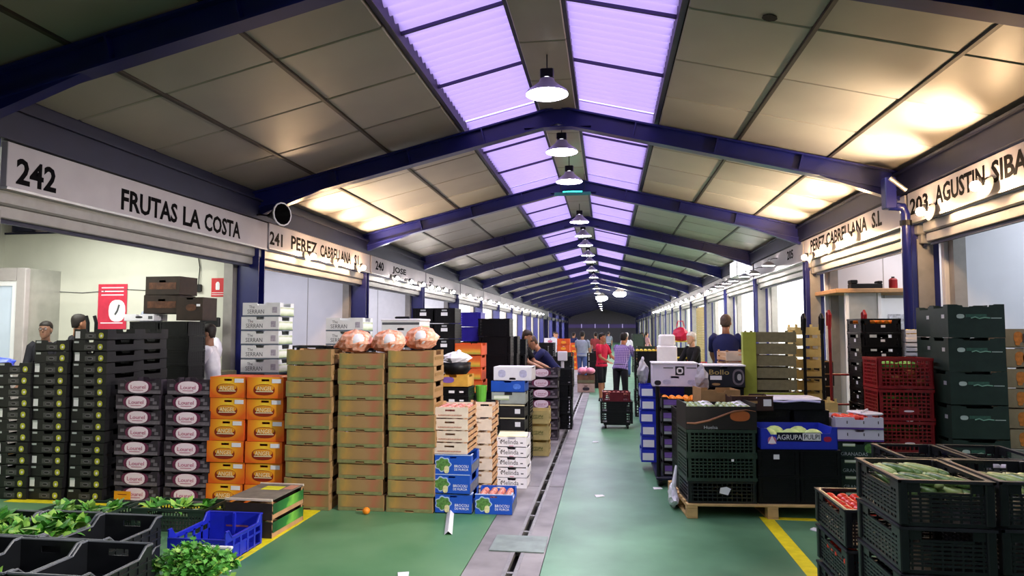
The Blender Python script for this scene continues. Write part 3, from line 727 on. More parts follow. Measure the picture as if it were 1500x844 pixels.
def k_brown():
    k = Kind('cardboard_box'); w, d, h = 0.475, 0.39, 0.16
    k.part('body', tray(w, d, h - .002, 0.1, 0.018, 'bottom', 0.7, post=.06, ph=.006), m_kraft)
    k.part('printed_front', G().prism(wall_out(w - .01, .112), -.002, 0), m_kprint, loc=(0, -d / 2, .04))
    k.part('green_base_print', G().prism(wall_out(w - .01, .032, .1, .02, 'bottom'), -.002, 0), m_kgreen, loc=(0, -d / 2, .003))
    k.part('side_tape', plate(.3, .03), m_kraft_d, loc=(w / 2 + .002, 0, .08), rot=(0, 0, PI / 2))
    return k
def k_serran():
    k = Kind('vegetable_box'); w, d, h = 0.47, 0.36, 0.165
    k.part('body', tray(w, d, h, 0.11, 0.03, 'top', 0.72), m_gw)
    k.part('base_stripe', plate(w, .018), mat('slate_stripe', '#5b6670', 0.5, var=0.05), loc=(0, -d / 2, .009))
    k.part('lettering', text_mesh('The', .07, .035, m_inkg), loc=(-.12, -d / 2, .115))
    k.part('lettering', text_mesh('SERRAN', .21, .05, m_inkg), loc=(-.07, -d / 2, .06))
    k.part('grey_emblem', plate(.06, .07), mat('lilac_grey_print', '#a7a3ae', 0.5, var=0.3, scale=40), loc=(.17, -d / 2, .08))
    k.part('side_print', plate(d - .02, .1), m_leafp, loc=(w / 2 + .002, 0, .06), rot=(0, 0, PI / 2))
    k.part('base_stripe', plate(d, .018), mat('slate_stripe'), loc=(w / 2 + .002, 0, .009), rot=(0, 0, PI / 2))
    return k
def broccoli_print(k, x, y, z, s=1.0):
    def lobed(r, sq=1.0): return [(r * s * (1 + .1 * math.cos(7 * a)) * math.cos(a) - .005, r * sq * s * (1 + .1 * math.cos(7 * a)) * math.sin(a) + .012) for a in [2 * PI * i / 42 for i in range(42)]]
    g = G().prism(lobed(.066, .85), -.002, 0); o = G().prism(lobed(.076, .88), -.0015, 0)
    k.part('white_outline', o, m_bedge, loc=(x, y, z))
    k.part('floret_print', g, m_broc, loc=(x, y - .0018, z))
    k.part('stalk_print', oval(.05 * s, .07 * s, 10), m_stalk, loc=(x + .03 * s, y - .0045, z - .035 * s))
def k_broc(fill=False):
    k = Kind('vegetable_box'); w, d, h = 0.365, 0.42, 0.187
    k.part('body', tray(w, d, h, side=0.6, slot=(.07, .016, .165)), m_bcard)
    k.part('pale_rim', G().box(-w / 2 - .003, w / 2 + .003, -d / 2 - .003, -d / 2 + .011, h - .001, h + .006).box(w / 2 - .011, w / 2 + .003, -d / 2, -d / 2 + .1, h - .001, h + .006), m_bedge)
    broccoli_print(k, -.095, -d / 2, .085, 1.05)
    k.part('lettering', text_mesh('BROCOLI', .14, .026, m_wht), loc=(.085, -d / 2, .082)); k.part('lettering', text_mesh('DE MURCIA', .14, .022, m_wht), loc=(.085, -d / 2, .05))
    k.part('grey_side', plate(d - .02, .085), mat('dusky_side_print', '#5b6070', 0.55, var=0.3, scale=14), loc=(w / 2 + .002, 0, .055), rot=(0, 0, PI / 2))
    return k
def k_melinda():
    k = Kind('apple_box'); w, d, h = 0.345, 0.42, 0.114
    k.part('body', tray(w, d, h, side=0.75), m_whc)
    k.part('lettering', text_mesh('Melinda', .2, .05, m_inkb), loc=(-.02, -d / 2, .06)); k.part('small_print', plate(.03, .012), m_inkg, loc=(.12, -d / 2, .05))
    k.part('swash', G().tube([(-.12, -.001, .02), (-.13, -.001, .045), (-.1, -.001, .065)], .003, 5), m_inkb, loc=(0, -d / 2, .02))
    k.part('corner_mark', plate(.02, .01), m_inkg, loc=(-.14, -d / 2, .095)); k.part('pink_line', plate(.05, .006), m_rose, loc=(0, -d / 2, .015))
    return k
def k_wood():
    k = Kind('wooden_crate'); w, d, h = 0.365, 0.5, 0.1175
    add_wood_crate(k, w, d, h, 2, m_wood, m_wood2, hend=.105)
    k.part('faint_print', plate(.24, .014), mat('faint_rust_ink', '#b98f7c', 0.6, var=0.4, scale=90), loc=(0, -d / 2, .025))
    return k
def k_lat(name, w, d, h, m, **kw):
    k = Kind(name); k.part('body', lattice(w, d, h, **kw), m); return k

# fruit: one mesh of each, copied
def fruit(name, r, m, zs=0.92, n=12):
    k = Kind(name); k.part('flesh', G().ell((0, 0, r * zs), (r, r, r * zs), n, 8), m, smooth=True)
    k.part('stem_end', G().lathe([(r * .12, 0), (r * .08, r * .1)], 6, c=(0, 0, 2 * r * zs - .003)), m_broc)
    return k
f_orange = fruit('orange', .038, m_orange); f_apple = fruit('apple', .036, m_apple); f_tom = fruit('tomato', .04, m_tom, .82); f_lemon = fruit('lemon', .034, m_lemon, .85)
f_cab = Kind('cabbage')
f_cab.part('head', G().ell((0, 0, .075), (.095, .095, .078), 14, 8), m_cab, smooth=True)
for q in range(5):
    a = 2 * PI * q / 5
    f_cab.part('outer_leaf', G().ell((.03 * math.cos(a), .03 * math.sin(a), .066), (.08, .08, .066), 12, 6), m_cab, smooth=True)
f_zuc = []
for mm in (m_zuc, m_zucl):
    k = Kind('zucchini')
    k.part('flesh', G().tube([(-.105, 0, .024), (-.095, 0, .025), (-.05, .003, .026), (.03, .004, .026), (.085, 0, .025), (.1, -.002, .024)], [.008, .02, .025, .026, .021, .012], 10), mm, smooth=True)
    k.part('stem', G().tube([(.095, 0, .025), (.125, -.003, .027)], [.011, .009], 6), m_stem)
    f_zuc.append(k)
def fill(kind, x, y, z, w, d, r, n, label, cat, group, rz=0):
    """n fruits laid in rows over a rectangle"""
    c = max(1, int(w / (2 * r))); i = 0
    while i < n:
        col, row = i % c, i // c
        dx = -w / 2 + (col + .5) * w / c + R.uniform(-.1, .1) * r; dy = -d / 2 + r + row * 2 * r
        if dy > d / 2 - r * .6: break
        kind.put((x + dx * math.cos(rz) - dy * math.sin(rz), y + dx * math.sin(rz) + dy * math.cos(rz), z + R.uniform(0, .006)), R.uniform(0, 6), label, cat, group); i += 1
# ------------------------------------------------------------------ the left-hand goods
kb, kp, ko, kbr, ks, kbc, kme, kwd = k_black(), k_pink(), k_orange(), k_brown(), k_serran(), k_broc(), k_melinda(), k_wood()
YL = 6.68
gb = 'black trays with a yellow dot'
def sk(pr): return lambda i: (1,) if R.random() > pr else ((2,) if R.random() < .3 else ())
stack(kb, -6.33, 6.60, 0, 12, .121, 'black slim tray with yellow dot', 'in the lowest of three stacks', 'fruit tray', gb, .55, skips=sk(.55))
stack(kb, -5.93, 6.63, 0, 14, .121, 'black slim tray with yellow dot', 'in the middle of three stacks', 'fruit tray', gb, .55, skips=sk(.35))
stack(kb, -5.49, 6.66, 0, 15, .121, 'black slim tray with yellow dot', 'in the tallest stack beside pink-oval trays', 'fruit tray', gb, .55, skips=sk(.35))
stack(kb, -5.63, 7.32, 0, 15, .121, 'dark slim tray', 'in the stack behind the pink-oval trays', 'fruit tray', gb, .55, skips=lambda i: (1, 6, 7))
gp = 'grey trays with a pink oval'
stack(kp, -4.92, YL, 0, 8, .16, 'grey fruit tray with pink oval', 'in stack beside the black trays', 'fruit tray', gp, .40, jit=.018)
stack(kp, -4.36, YL, 0, 8, .16, 'grey fruit tray with pink oval', 'in stack beside the orange boxes', 'fruit tray', gp, .40, jit=.014)
tk = Kind('orange_tag'); tk.part('card', plate(.19, .085), mat('orange_tag_card', '#f2a51c', .5, var=.05)); tk.part('scribble', plate(.1, .006), m_oval, loc=(0, -.003, .01))
tk.put((-5.04, YL - .04, .075), 0, 'small orange price tag on the lowest pink-oval tray', 'tag')
go = 'orange boxes with an oval logo'
stack(ko, -3.92, YL, 0, 6, .22, 'orange box with brown oval logo', 'in stack beside the pink-oval trays', 'box', go, .36, jit=.014)
stack(ko, -3.49, YL, 0, 6, .22, 'orange box with brown oval logo', 'in stack beside the brown boxes', 'box', go, .36, jit=.014)
gbr = 'brown cardboard boxes'
stack(kbr, -3.0, YL - .06, 0, 10, .161, 'brown cardboard box', 'in stack beside the orange boxes', 'box', gbr, .39, jit=.01)
stack(kbr, -2.46, YL - .02, 0, 10, .157, 'brown cardboard box', 'in the middle stack under the orange bags', 'box', gbr, .39, jit=.012)
stack(kbr, -1.94, YL - .02, 0, 10, .160, 'brown cardboard box', 'in stack beside the wooden crates', 'box', gbr, .39, jit=.012)
# orange netted bags on the middle brown stack
nb = Kind('net_bag')
g = G()
g.crumple((0, 0, .11), (.185, .15, .12), .12, 16, 9)
nb.part('netting', g, m_net); nb.part('white_label', G().ell((.04, -.09, .12), (.1, .06, .075), 10, 6), m_wht, smooth=True); nb.part('tied_end', G().tube([(-.17, 0, .08), (-.23, .0, .05)], [.04, .008], 8), m_net)
for (x, y, z, a, l) in ((-2.60, 6.86, 1.572, .1, 'orange net bag with white label at left on the brown boxes'), (-2.24, 6.86, 1.572, -.1, 'orange net bag with white label in the middle on the brown boxes'), (-1.92, 6.95, 1.605, -.25, 'orange net bag on the brown stack beside the wooden crates')):
    nb.put((x, y, z), a, l, 'bag', 'orange net bags')
# open crate under the white grey-lettered boxes, a stack each
gs = 'white boxes with grey lettering'
kst = k_lat('plastic_crate', .5, .38, .32, m_crate, nh=5, nv=9, hand=.05)
stack(kst, -4.05, 7.58, 0, 4, .322, 'charcoal plastic crate', 'under the tall white vegetable box stack', 'crate', 'crates under the white boxes', .38)
stack(ks, -4.06, 7.6, 1.29, 5, .168, 'white vegetable box with grey lettering', 'in the tall white stack', 'box', gs, .36)
stack(kst, -3.15, 8.0, 0, 5, .322, 'charcoal plastic crate', 'under the two white vegetable boxes', 'crate', 'crates under the white boxes', .38)
stack(ks, -3.18, 8.0, 1.62, 2, .168, 'white vegetable box with grey lettering', 'of two behind the brown boxes', 'box', gs, .36)
stack(kst, -3.68, 8.0, 0, 5, .322, 'charcoal plastic crate', 'between the two white vegetable box stacks', 'crate', 'crates under the white boxes', .38)
lidb = Kind('lidded_box')
lidb.part('body', tray(.5, .4, .3, side=1.0, slot=(.09, .03, .2)), m_gw); lidb.part('lid', G().bbox(-.26, .26, -.21, .21, .3, .33, .008), m_whc); lidb.part('dark_stripe', plate(.49, .03), m_inkg, loc=(0, -.2, .27))
lidb.part('side_print', plate(.36, .22), m_leafp, loc=(.252, 0, .13), rot=(0, 0, PI / 2)); lidb.part('handle', G().bbox(-.12, .08, -.1, -.04, .33, .36, .01), m_black)
kl = k_lat('plastic_crate', .5, .4, .32, m_crate, nh=5, nv=9, hand=.05)
stack(kl, -2.52, 8.3, 0, 5, .322, 'charcoal plastic crate', 'under the tilted pale lidded box', 'crate', 'crates under the white boxes', .4)
lidb.put((-2.55, 8.5, 1.615), -.06, 'pale lidded box with dark stripe behind the orange net bags', 'box')
# dark stack in the first stall, brown boxes on top
kd = k_lat('plastic_crate', .42, .38, .19, m_black, nh=3, nv=8, solid=.8)
gdk = 'black crates in the first left stall'
stack(kd, -6.08, 8.3, 0, 10, .192, 'black crate', 'of the dark stack left of the men', 'crate', gdk, .38)
stack(kd, -5.64, 8.3, 0, 10, .192, 'black crate', 'of the dark stack below the brown carton', 'crate', gdk, .38)
stack(kd, -6.52, 8.45, 0, 9, .192, 'black crate', 'of the dark stack beside the yellow-dot trays', 'crate', gdk, .38)
bc = Kind('brown_carton'); bc.part('body', tray(.5, .38, .24, side=1.0, slot=(.1, .03, .18)), mat('dark_brown_card', '#2a1c14', .6, var=.3, scale=10)); bc.part('printed_band', plate(.4, .09), mat('brown_orange_print', '#54321f', .6, var=.5, scale=16), loc=(0, -.19, .12)); bc.part('flap', G().box(-.25, .25, -.19, .19, .24, .246), mat('dark_brown_card'))
bc2 = Kind('brown_carton'); bc2.part('body', tray(.36, .36, .3, side=1.0), mat('dark_brown_card')); bc2.part('emblem', oval(.14, .09), mat('brown_orange_print'), loc=(.02, -.18, .17)); bc2.part('flap', G().box(-.18, .18, -.18, .18, .3, .306), mat('dark_brown_card')); bc2.part('white_tag', plate(.05, .03), m_wht, loc=(.12, -.18, .2))
bc.put((-5.86, 8.52, 2.02), .05, 'dark brown carton with printed band on the black crates', 'box', 'brown cartons in the first stall')
bc.put((-5.84, 8.52, 2.27), -.03, 'upper dark brown carton on top of the other in first stall', 'box', 'brown cartons in the first stall')
bc2.put((-5.45, 8.5, 1.93), .05, 'square brown carton with oval emblem beside the two stacked cartons', 'box', 'brown cartons in the first stall')
wl = Kind('flat_box'); wl.part('body', tray(.42, .3, .09, side=1.0), m_whc); wl.part('oval_print', oval(.1, .03), m_inkb, loc=(.0, -.15, .05)); wl.part('corner_print', plate(.06, .04), m_inkg, loc=(.16, -.15, .045))
wl.put((-6.17, 8.47, 1.925), .04, 'flat white box with small oval print on the dark crates', 'box')

# wooden crates on the blue broccoli boxes
gbl = 'blue boxes with a broccoli picture'
stack(kbc, -1.52, 6.69, 0, 3, .19, 'blue box with broccoli picture', 'under the four wooden crates', 'box', gbl, .42)
kbc.put((-1.12, 6.72 + .21, 0), .02, 'single blue broccoli box on the floor holding pink fruit', 'box', gbl)
fill(f_apple, -1.12, 6.93, .115, .34, .39, .036, 26, 'pinkish fruit in the single blue box on the floor', 'fruit', 'fruit in the single blue box')
linr = Kind('fruit_liner'); linr.part('paper', G().bbox(-.17, .17, -.2, .2, 0, .1, .01), m_whc)
linr.put((-1.12, 6.93, .01), .02, 'packing sheet below pink fruit in the single blue box', 'liner')
stack(kwd, -1.56, 6.72, .575, 4, .1178, 'pale wooden crate with hand hole', 'on the blue boxes', 'crate', 'pale wooden crates', .5, yaw=.02)
fill(f_apple, -1.56, 6.97, .575 + 3 * .1178 + .035, .33, .44, .036, 26, 'red apple in the topmost pale wooden crate', 'apple', 'apples in the topmost wooden crate')
kwd2 = Kind('wooden_crate'); add_wood_crate(kwd2, .33, .45, .14, 2, m_wood, m_wood2)
stack(kwd2, -1.42, 7.42, 0, 7, .142, 'small pale wooden crate', 'behind the pale wooden crates', 'crate', 'small crates behind the wooden stack', .45)
# white apple boxes
stack(kme, -1.09, 7.85, 0, 5, .1155, 'white apple box with black script', 'in the white stack', 'box', 'white apple boxes with black script', .42)
lf = Kind('paper_sheet'); lf.part('sheet', G().bbox(-.17, .17, -.17, .17, 0, .012, .003), mat('cream_paper', '#e6e2bd', .6, var=.08, scale=7))
lf.put((-1.1, 8.03, .575), .08, 'cream paper sheet lying on the white apple boxes', 'paper')
kgb = Kind('apple_box'); kgb.part('body', tray(.26, .4, .105, side=.75), mat('light_grey_card', '#b9b6bb', .55, var=.06)); kgb.part('dark_mark', plate(.05, .014), m_inkb, loc=(-.02, -.2, .08))
stack(kgb, -1.37, 7.93, 0, 4, .107, 'light grey narrow box', 'beside the white apple boxes', 'box', 'light grey boxes', .4)
fill(f_tom, -1.36, 8.13, .428, .2, .34, .036, 14, 'red fruit heaped on the light grey boxes', 'fruit', 'red fruit on the light grey boxes')
# yellow pine crates and pink-oval trays beyond
kye = Kind('wooden_crate'); add_wood_crate(kye, .47, .36, .225, 3, m_pine, m_pine, slot=False, hend=.19)
kye.part('green_print', plate(.3, .06), mat('green_smudge_print', '#6f7f36', .6, var=.5, scale=50, col2='#c9b574'), loc=(0, -.18, .1))
stack(kye, -1.07, 9.88, 0, 3, .228, 'yellow pine crate with green print', 'before the far pink-oval trays', 'crate', 'yellow pine crates', .36)
kp2 = k_pink(.53)
stack(kp2, -1.07, 11.3, 0, 7, .17, 'far grey tray with pink oval', 'beyond the pine crates', 'fruit tray', gp, .40)
# stack behind the small wooden crates
kbt = Kind('fruit_box'); kbt.part('body', tray(.44, .4, .165, .1, .03, 'top', .7), m_bk); kbt.part('cream_rim', G().box(-.222, .222, -.203, -.195, .15, .166), mat('cream_rim', '#d8cfa8', .5, var=.05)); kbt.part('white_sticker', plate(.07, .06), m_wht, loc=(.13, -.2, .08))
stack(kbt, -1.28, 8.85, 0, 5, .168, 'black box with cream rim', 'behind the wooden crates', 'box', 'black boxes with cream rim', .4)
kgr = Kind('fruit_box'); kgr.part('body', tray(.44, .4, .15, .1, .03, 'top', .75), mat('silver_grey_card', '#9aa19c', .5, var=.12)); kgr.part('leaf_print', plate(.2, .06), m_leafp, loc=(-.09, -.2, .08)); kgr.part('dark_notch', plate(.1, .03), m_bk, loc=(0, -.2, .13))
kgr.put((-1.28, 9.05, .845), .02, 'silver grey box with leaf print under a blue box', 'box')
kb2 = Kind('fruit_box'); kb2.part('body', tray(.44, .4, .14, .1, .02, 'top', .75), m_bcard); kb2.part('swirl', oval(.1, .07), mat('light_blue_swirl', '#4f7ad6', .5, var=.3, scale=30), loc=(.12, -.2, .07))
kb2.put((-1.28, 9.05, 1.0), -.02, 'bright blue fruit box on the silver grey box', 'box')
kw3 = Kind('white_box'); kw3.part('body', tray(.5, .4, .17, .09, .04, 'bottom', .9), m_whc); 
for q in (-.14, .14): kw3.part('blue_grey_print', oval(.1, .1), mat('lavender_print', '#b7b6d2', .5, var=.2, scale=30), loc=(q, -.2, .09))
kw3.part('flap', G().box(-.25, .25, -.2, .2, .17, .176), m_whc)
kw3.put((-1.22, 9.08, 1.145), -.03, 'white box with lavender print on top of the blue box', 'box')
stack(kl, -1.3, 9.32, 0, 3, .322, 'charcoal plastic crate', 'behind the cream-rimmed boxes', 'crate', 'crates under the white boxes', .4)
# tub, bowl, yellow box, black crates left of that
ksm = k_lat('plastic_crate', .36, .38, .1, m_black, nh=2, nv=6, solid=.7); ksm.part('white_sticker', plate(.07, .03), m_wht, loc=(-.02, -.195, .05)); ksm.part('white_sticker', plate(.05, .02), m_wht, loc=(.1, -.195, .05))
stack(ksm, -1.82, 8.0, 0, 11, .102, 'shallow black crate with white stickers', 'below the yellow and violet box', 'crate', 'shallow black crates', .38)
yv = Kind('printed_box'); yv.part('body', tray(.36, .38, .14, side=.8), mat('amber_box', '#c99a3f', .55, var=.2)); yv.part('violet_print', oval(.15, .07), mat('violet_print', '#7a5aa8', .5, var=.2), loc=(-.06, -.19, .085))
yv.put((-1.82, 8.19, 1.125), 0, 'yellow box with violet print left of the wooden crates', 'box')
tb = Kind('dark_tub'); tb.part('bowl', G().lathe([(.13, 0), (.17, .05), (.18, .14), (.172, .14), (.16, .06)], 18, cap=False), m_black, smooth=True); tb.part('bottom', G().lathe([(.13, 0), (.13, .006)], 18), m_black)
tb.put((-1.82, 8.19, 1.27), 0, 'dark round tub between the yellow box and white bags', 'tub')
wb = Kind('plastic_bag'); g = G()
g.crumple((0, 0, .065), (.17, .13, .07), .16, 16, 8)
wb.part('film', g, m_film); wb.part('knot', G().ell((0.03, 0, .14), (.03, .02, .025), 6, 4), m_film)
wb.put((-1.82, 8.19, 1.4), .2, 'clear white bag heaped on the dark tub', 'bag')
gt = Kind('green_bucket'); gt.part('bucket', G().lathe([(.06, 0), (.075, .2), (.07, .2), (.056, .01)], 14, cap=False), mat('green_plastic', '#5fa83a', .4, var=.1)); gt.part('bottom', G().lathe([(.06, 0), (.06, .005)], 14), mat('green_plastic'))
kx = k_lat('plastic_crate', .3, .38, .3, m_crate, nh=5, nv=6)
stack(kx, -1.53, 8.42, 0, 3, .302, 'narrow charcoal crate', 'below the green bucket', 'crate', 'narrow charcoal crates', .38)
gt.put((-1.57, 8.5, .91), 0, 'green bucket on the narrow crates behind the wooden stack', 'bucket')
kh5 = Kind('printed_box'); kh5.part('body', tray(.36, .4, .16, side=.8), m_orb); kh5.part('fruit_print', plate(.34, .13), ramp_mat('orange_green_print', [(0, '#8a9a3f'), (.3, '#e0a53c'), (.6, '#d8682a'), (1, '#c9552a')], axis=2, noise=.5), loc=(0, -.2, .08))
kl3 = k_lat('plastic_crate', .36, .4, .32, m_crate, nh=5, nv=7, hand=.05)
stack(kl3, -1.84, 9.0, 0, 3, .322, 'charcoal plastic crate', 'under the orange and green printed boxes', 'crate', 'crates under the white boxes', .4)
stack(kh5, -1.84, 9.0, .97, 4, .165, 'orange and green printed box', 'before the black wall of crates', 'box', 'orange and green printed boxes', .4)
# black crates with white tags, then violet and black crates along the wall
kt = k_lat('plastic_crate', .29, .4, .2, m_black, nh=3, nv=5, solid=.85); kt.part('white_tag', plate(.09, .045), m_wht, loc=(0, -.207, .12)); kt.part('grey_tag', plate(.07, .02), m_silver, loc=(0, -.207, .17))
gtg = 'black crates with white tags'
stack(kt, -2.47, 9.0, 0, 10, .211, 'black crate with white tag', 'of the column behind the lidded box', 'crate', gtg, .4)
stack(kt, -2.17, 9.0, 0, 10, .211, 'black crate with white tag', 'of the column beside the orange printed boxes', 'crate', gtg, .4)
kv = k_lat('plastic_crate', .37, .4, .235, m_vio, nh=4, nv=6, solid=.7)
stack(kl, -2.22, 11.0, 0, 5, .322, 'charcoal plastic crate', 'under the violet crates', 'crate', 'crates under the white boxes', .4)
stack(kv, -2.22, 11.0, 1.62, 2, .24, 'violet blue plastic crate', 'of two against the bright stall', 'crate', 'violet blue crates', .4)
kw_ = k_lat('plastic_crate', .5, .4, .28, m_black, nh=4, nv=8, solid=.75)
stack(kw_, -1.75, 10.6, 0, 7, .284, 'wide black crate', 'of the black wall beside the violet crates', 'crate', 'wide black crates', .4)
stack(kw_, -1.72, 11.2, 0, 6, .284, 'wide black crate', 'of the row behind the black wall', 'crate', 'wide black crates', .4)
# ------------------------------------------------------------------ pallet on the right with its crates
PA = math.radians(5)
pk2 = Kind('pallet'); pw_, pd_ = 1.62, 1.05
pb = G().bbox(-pw_ / 2, pw_ / 2, -.055, .055, 0, .02, .003).mesh('deck_board', m_pallet)
for i in range(7): pk2.part('deck_board', pb, None, (0, -pd_ / 2 + .055 + (pd_ - .11) * i / 6, .115))
cb = G().bbox(-.05, .05, -pd_ / 2, pd_ / 2, 0, .018, .003).mesh('cross_board', m_pallet)
bl = G().bbox(-.05, .05, -.05, .05, 0, .08, .004).mesh('block', m_pallet)
bb = G().bbox(-.05, .05, -pd_ / 2, pd_ / 2, 0, .016, .003).mesh('foot_board', m_pallet)
for q in (-1, 0, 1):
    x = q * (pw_ / 2 - .05)
    pk2.part('cross_board', cb, None, (x, 0, .097)); pk2.part('foot_board', bb, None, (x, 0, 0))
    for p in (-1, 0, 1): pk2.part('block', bl, None, (x, p * (pd_ / 2 - .05), .016))
PX, PY = 0.70 + pw_ / 2, 6.84 + pd_ / 2 + .06
pk2.put((PX, PY, 0), PA, 'light wooden pallet carrying the dark crates and the blue cabbage box', 'pallet')
def onp(lx, ly):  # point on the pallet: from its front-left corner
    c, s = math.cos(PA), math.sin(PA); x, y = lx - pw_ / 2, ly - pd_ / 2
    return PX + c * x - s * y, PY + s * x + c * y
zp = .136
kr1 = k_lat('plastic_crate', .65, .46, .21, m_crate, nh=4, nv=14); kr1.part('white_paper', G().poly([(-.05, 0, -.02), (.03, 0, -.04), (.06, 0, .02), (.02, 0, .04), (-.04, 0, .03), (-.05, -.002, -.02), (.03, -.002, -.04), (.06, -.002, .02), (.02, -.002, .04), (-.04, -.002, .03)], [(0, 1, 2, 3, 4), (9, 8, 7, 6, 5)]), m_wht, loc=(.02, -.238, .12))
kr2 = k_lat('plastic_crate', .67, .47, .245, m_dg, nh=5, nv=16, rim=.03); kr2.part('white_sticker', plate(.025, .022), m_wht, loc=(.1, -.243, .2))
x, y = onp(.345, .27)
kr1.put((x, y, zp), PA, 'charcoal crate on the pallet deck below the dark green crate', 'crate')
kr2.put((x, y, zp + .212), PA, 'first dark green ribbed crate on the pallet, lower', 'crate', 'dark green ribbed crates')
kr2.put((x, y, zp + .457), PA, 'second dark green ribbed crate directly below the swoosh carton', 'crate', 'dark green ribbed crates', (1,))
kcar = Kind('produce_carton'); kcar.part('body', G().prism([(-.34, 0), (.34, 0), (.34, .22), (-.34, .22)], -.235, -.225).prism([(-.34, 0), (.34, 0), (.34, .22), (-.34, .22)], .225, .235).box(-.34, -.33, -.23, .23, 0, .25).box(.33, .34, -.23, .23, 0, .25).box(-.33, .33, -.225, .225, 0, .01), mat('blackish_card', '#211d1c', .5, var=.2))
kcar.part('brown_oval', oval(.19, .1), mat('rust_oval', '#a85a2e', .5, var=.1), loc=(.18, -.235, .13))
g = G(); P = [(-.33, .06), (-.25, .058), (-.12, .085), (0, .13), (.12, .175), (.24, .19), (.33, .175)]
g.tube([(a, -.236, b) for a, b in P], [.008, .011, .012, .011, .009, .006, .003], 6); kcar.part('swoosh', g, mat('rust_tan', '#8f5f45', .5, var=.1))
kcar.part('lettering', text_mesh('Huelsa', .13, .03, m_silver), loc=(-.1, -.236, .02))
kcar.put((x, y, zp + .705), PA, 'black carton with rust oval and swoosh on the dark green crates', 'box')
zb = Kind('produce_pack'); g = G(); 
for q in range(9): g.ell((-.11 + .055 * (q % 5), -.03 + .06 * (q // 5), .04), (.04, .05, .042), 8, 5)
zb.part('produce', g, mat('packed_greens', '#56783f', .35, var=.45, scale=22, col2='#a9bd86', spec=.5), smooth=True); zb.part('film', G().crumple((.06, 0, .06), (.09, .04, .03), .3, 10, 5), m_film)
for i, (lx, ly, a) in enumerate([(-.165, -.12, .05), (.165, -.12, -.05), (-.165, .1, .08), (.165, .1, 0)]):
    zb.put((x + lx, y + ly, zp + .705 + .15), a, 'film-wrapped pack of pale greens in the swoosh carton, %s' % ['front left', 'front right', 'back left', 'back right'][i], 'produce', 'packs of greens in the swoosh carton')
# two black columns with the blue box
kr3 = k_lat('plastic_crate', .39, .46, .255, m_black, nh=4, nv=9, solid=.8)
kr3.part('white_sticker', plate(.055, .045), m_wht, loc=(-.02, -.238, .19)); 
for i in range(2):
    x, y = onp(.885, .28); kr3.put((x, y, zp + .257 * i), PA, 'black crate below the blue cabbage box, left column, %s' % ['lower', 'upper'][i], 'crate', 'black crates below the blue box', () if i else (1,))
    x, y = onp(1.28, .28); kr3.put((x, y, zp + .257 * i), PA, 'black crate below the blue cabbage box, right column, %s' % ['lower', 'upper'][i], 'crate', 'black crates below the blue box', (1,))
ka = Kind('cabbage_box'); w, d, h = .73, .46, .20
g = G().prism([(-w / 2, 0), (w / 2, 0), (w / 2, h + .015), (w / 2 - .05, h + .015), (w / 2 - .07, .155), (-w / 2 + .1, .14), (-w / 2 + .06, h), (-w / 2, h)], -d / 2, -d / 2 + .008)
g.box(-w / 2, w / 2, d / 2 - .008, d / 2, 0, h).box(-w / 2, -w / 2 + .008, -d / 2, d / 2, 0, h).box(w / 2 - .008, w / 2, -d / 2, d / 2, 0, h).box(-w / 2, w / 2, -d / 2, d / 2, 0, .008)
ka.part('body', g, m_roy)
ka.part('name_plate', plate(.42, .085), m_navy, loc=(.0, -d / 2, .12)); ka.part('white_plate', plate(.17, .07), m_wht, loc=(.12, -d / 2 - .002, .122))
ka.part('lettering', text_mesh('AGRUPA', .24, .048, m_wht), loc=(-.09, -d / 2 - .004, .118)); ka.part('lettering', text_mesh('PULPI', .145, .048, m_navy), loc=(.12, -d / 2 - .006, .122))
ka.part('emblem', G().prism([(-.04, -.03), (.04, -.03), (0, .045)], -.002, 0), m_pink, loc=(-.255, -d / 2, .085)); ka.part('emblem_ring', oval(.08, .075, 14, .0012), m_rose, loc=(-.255, -d / 2, .085))
ka.part('red_heart', oval(.075, .05, 12), mat('crimson_ink', '#b0264a', .5, var=0), loc=(.27, -d / 2, .1))
x, y = onp(1.085, .28); za = zp + .517
ka.put((x, y, za), PA, 'blue lettered box holding pale cabbages on black crates', 'box')
for i, (lx, ly) in enumerate([(-.24, -.1), (-.02, -.1), (.19, -.1), (-.13, .09), (.1, .09)]):
    f_cab.put((x + lx, y + ly, za + .03), R.random() * 6, 'pale green cabbage in the blue cabbage box, %s' % ['front left', 'front middle', 'front right', 'rear left', 'rear right'][i], 'cabbage', 'cabbages in the blue box')
kt1 = Kind('film_tray'); kt1.part('body', tray(.66, .36, .1, .1, .02, 'top', .8), m_black); kt1.part('film', G().bbox(-.32, .31, -.17, .17, .085, .125, .02), m_film); kt1.part('film_fold', G().tube([(-.3, -.18, .1), (-.1, -.188, .085), (.1, -.185, .1), (.28, -.183, .085)], .012, 6), mat('lavender_film', '#c9c6ee', .25, var=.1, spec=.5))
x, y = onp(1.17, .70)
kbk = k_lat('plastic_crate', .36, .38, .275, m_black, nh=4, nv=8, solid=.8)
for c, (lx, nn) in enumerate([(.22, 'left'), (.62, 'middle left'), (1.02, 'middle right'), (1.42, 'right')]):
    xx, yy = onp(lx, .80)
    for i in range(3): kbk.put((xx, yy, zp + .277 * i), PA, 'black crate in the rear row on the pallet, %s column, %s' % (nn, ['lowest', 'middle', 'top'][i]), 'crate', 'black crates in the rear row of the pallet')
xx, yy = onp(1.22, .76); kt1.put((xx, yy, zp + .834), PA, 'black tray under white film behind the blue cabbage box', 'tray')
kop = Kind('open_carton'); kop.part('body', tray(.42, .34, .19, side=1.0), m_kraft); kop.part('brown_band', plate(.42, .05), m_kraft_d, loc=(0, -.17, .02)); kop.part('flap', G().box(-.21, -.2, -.17, .17, .19, .21), m_kraft)
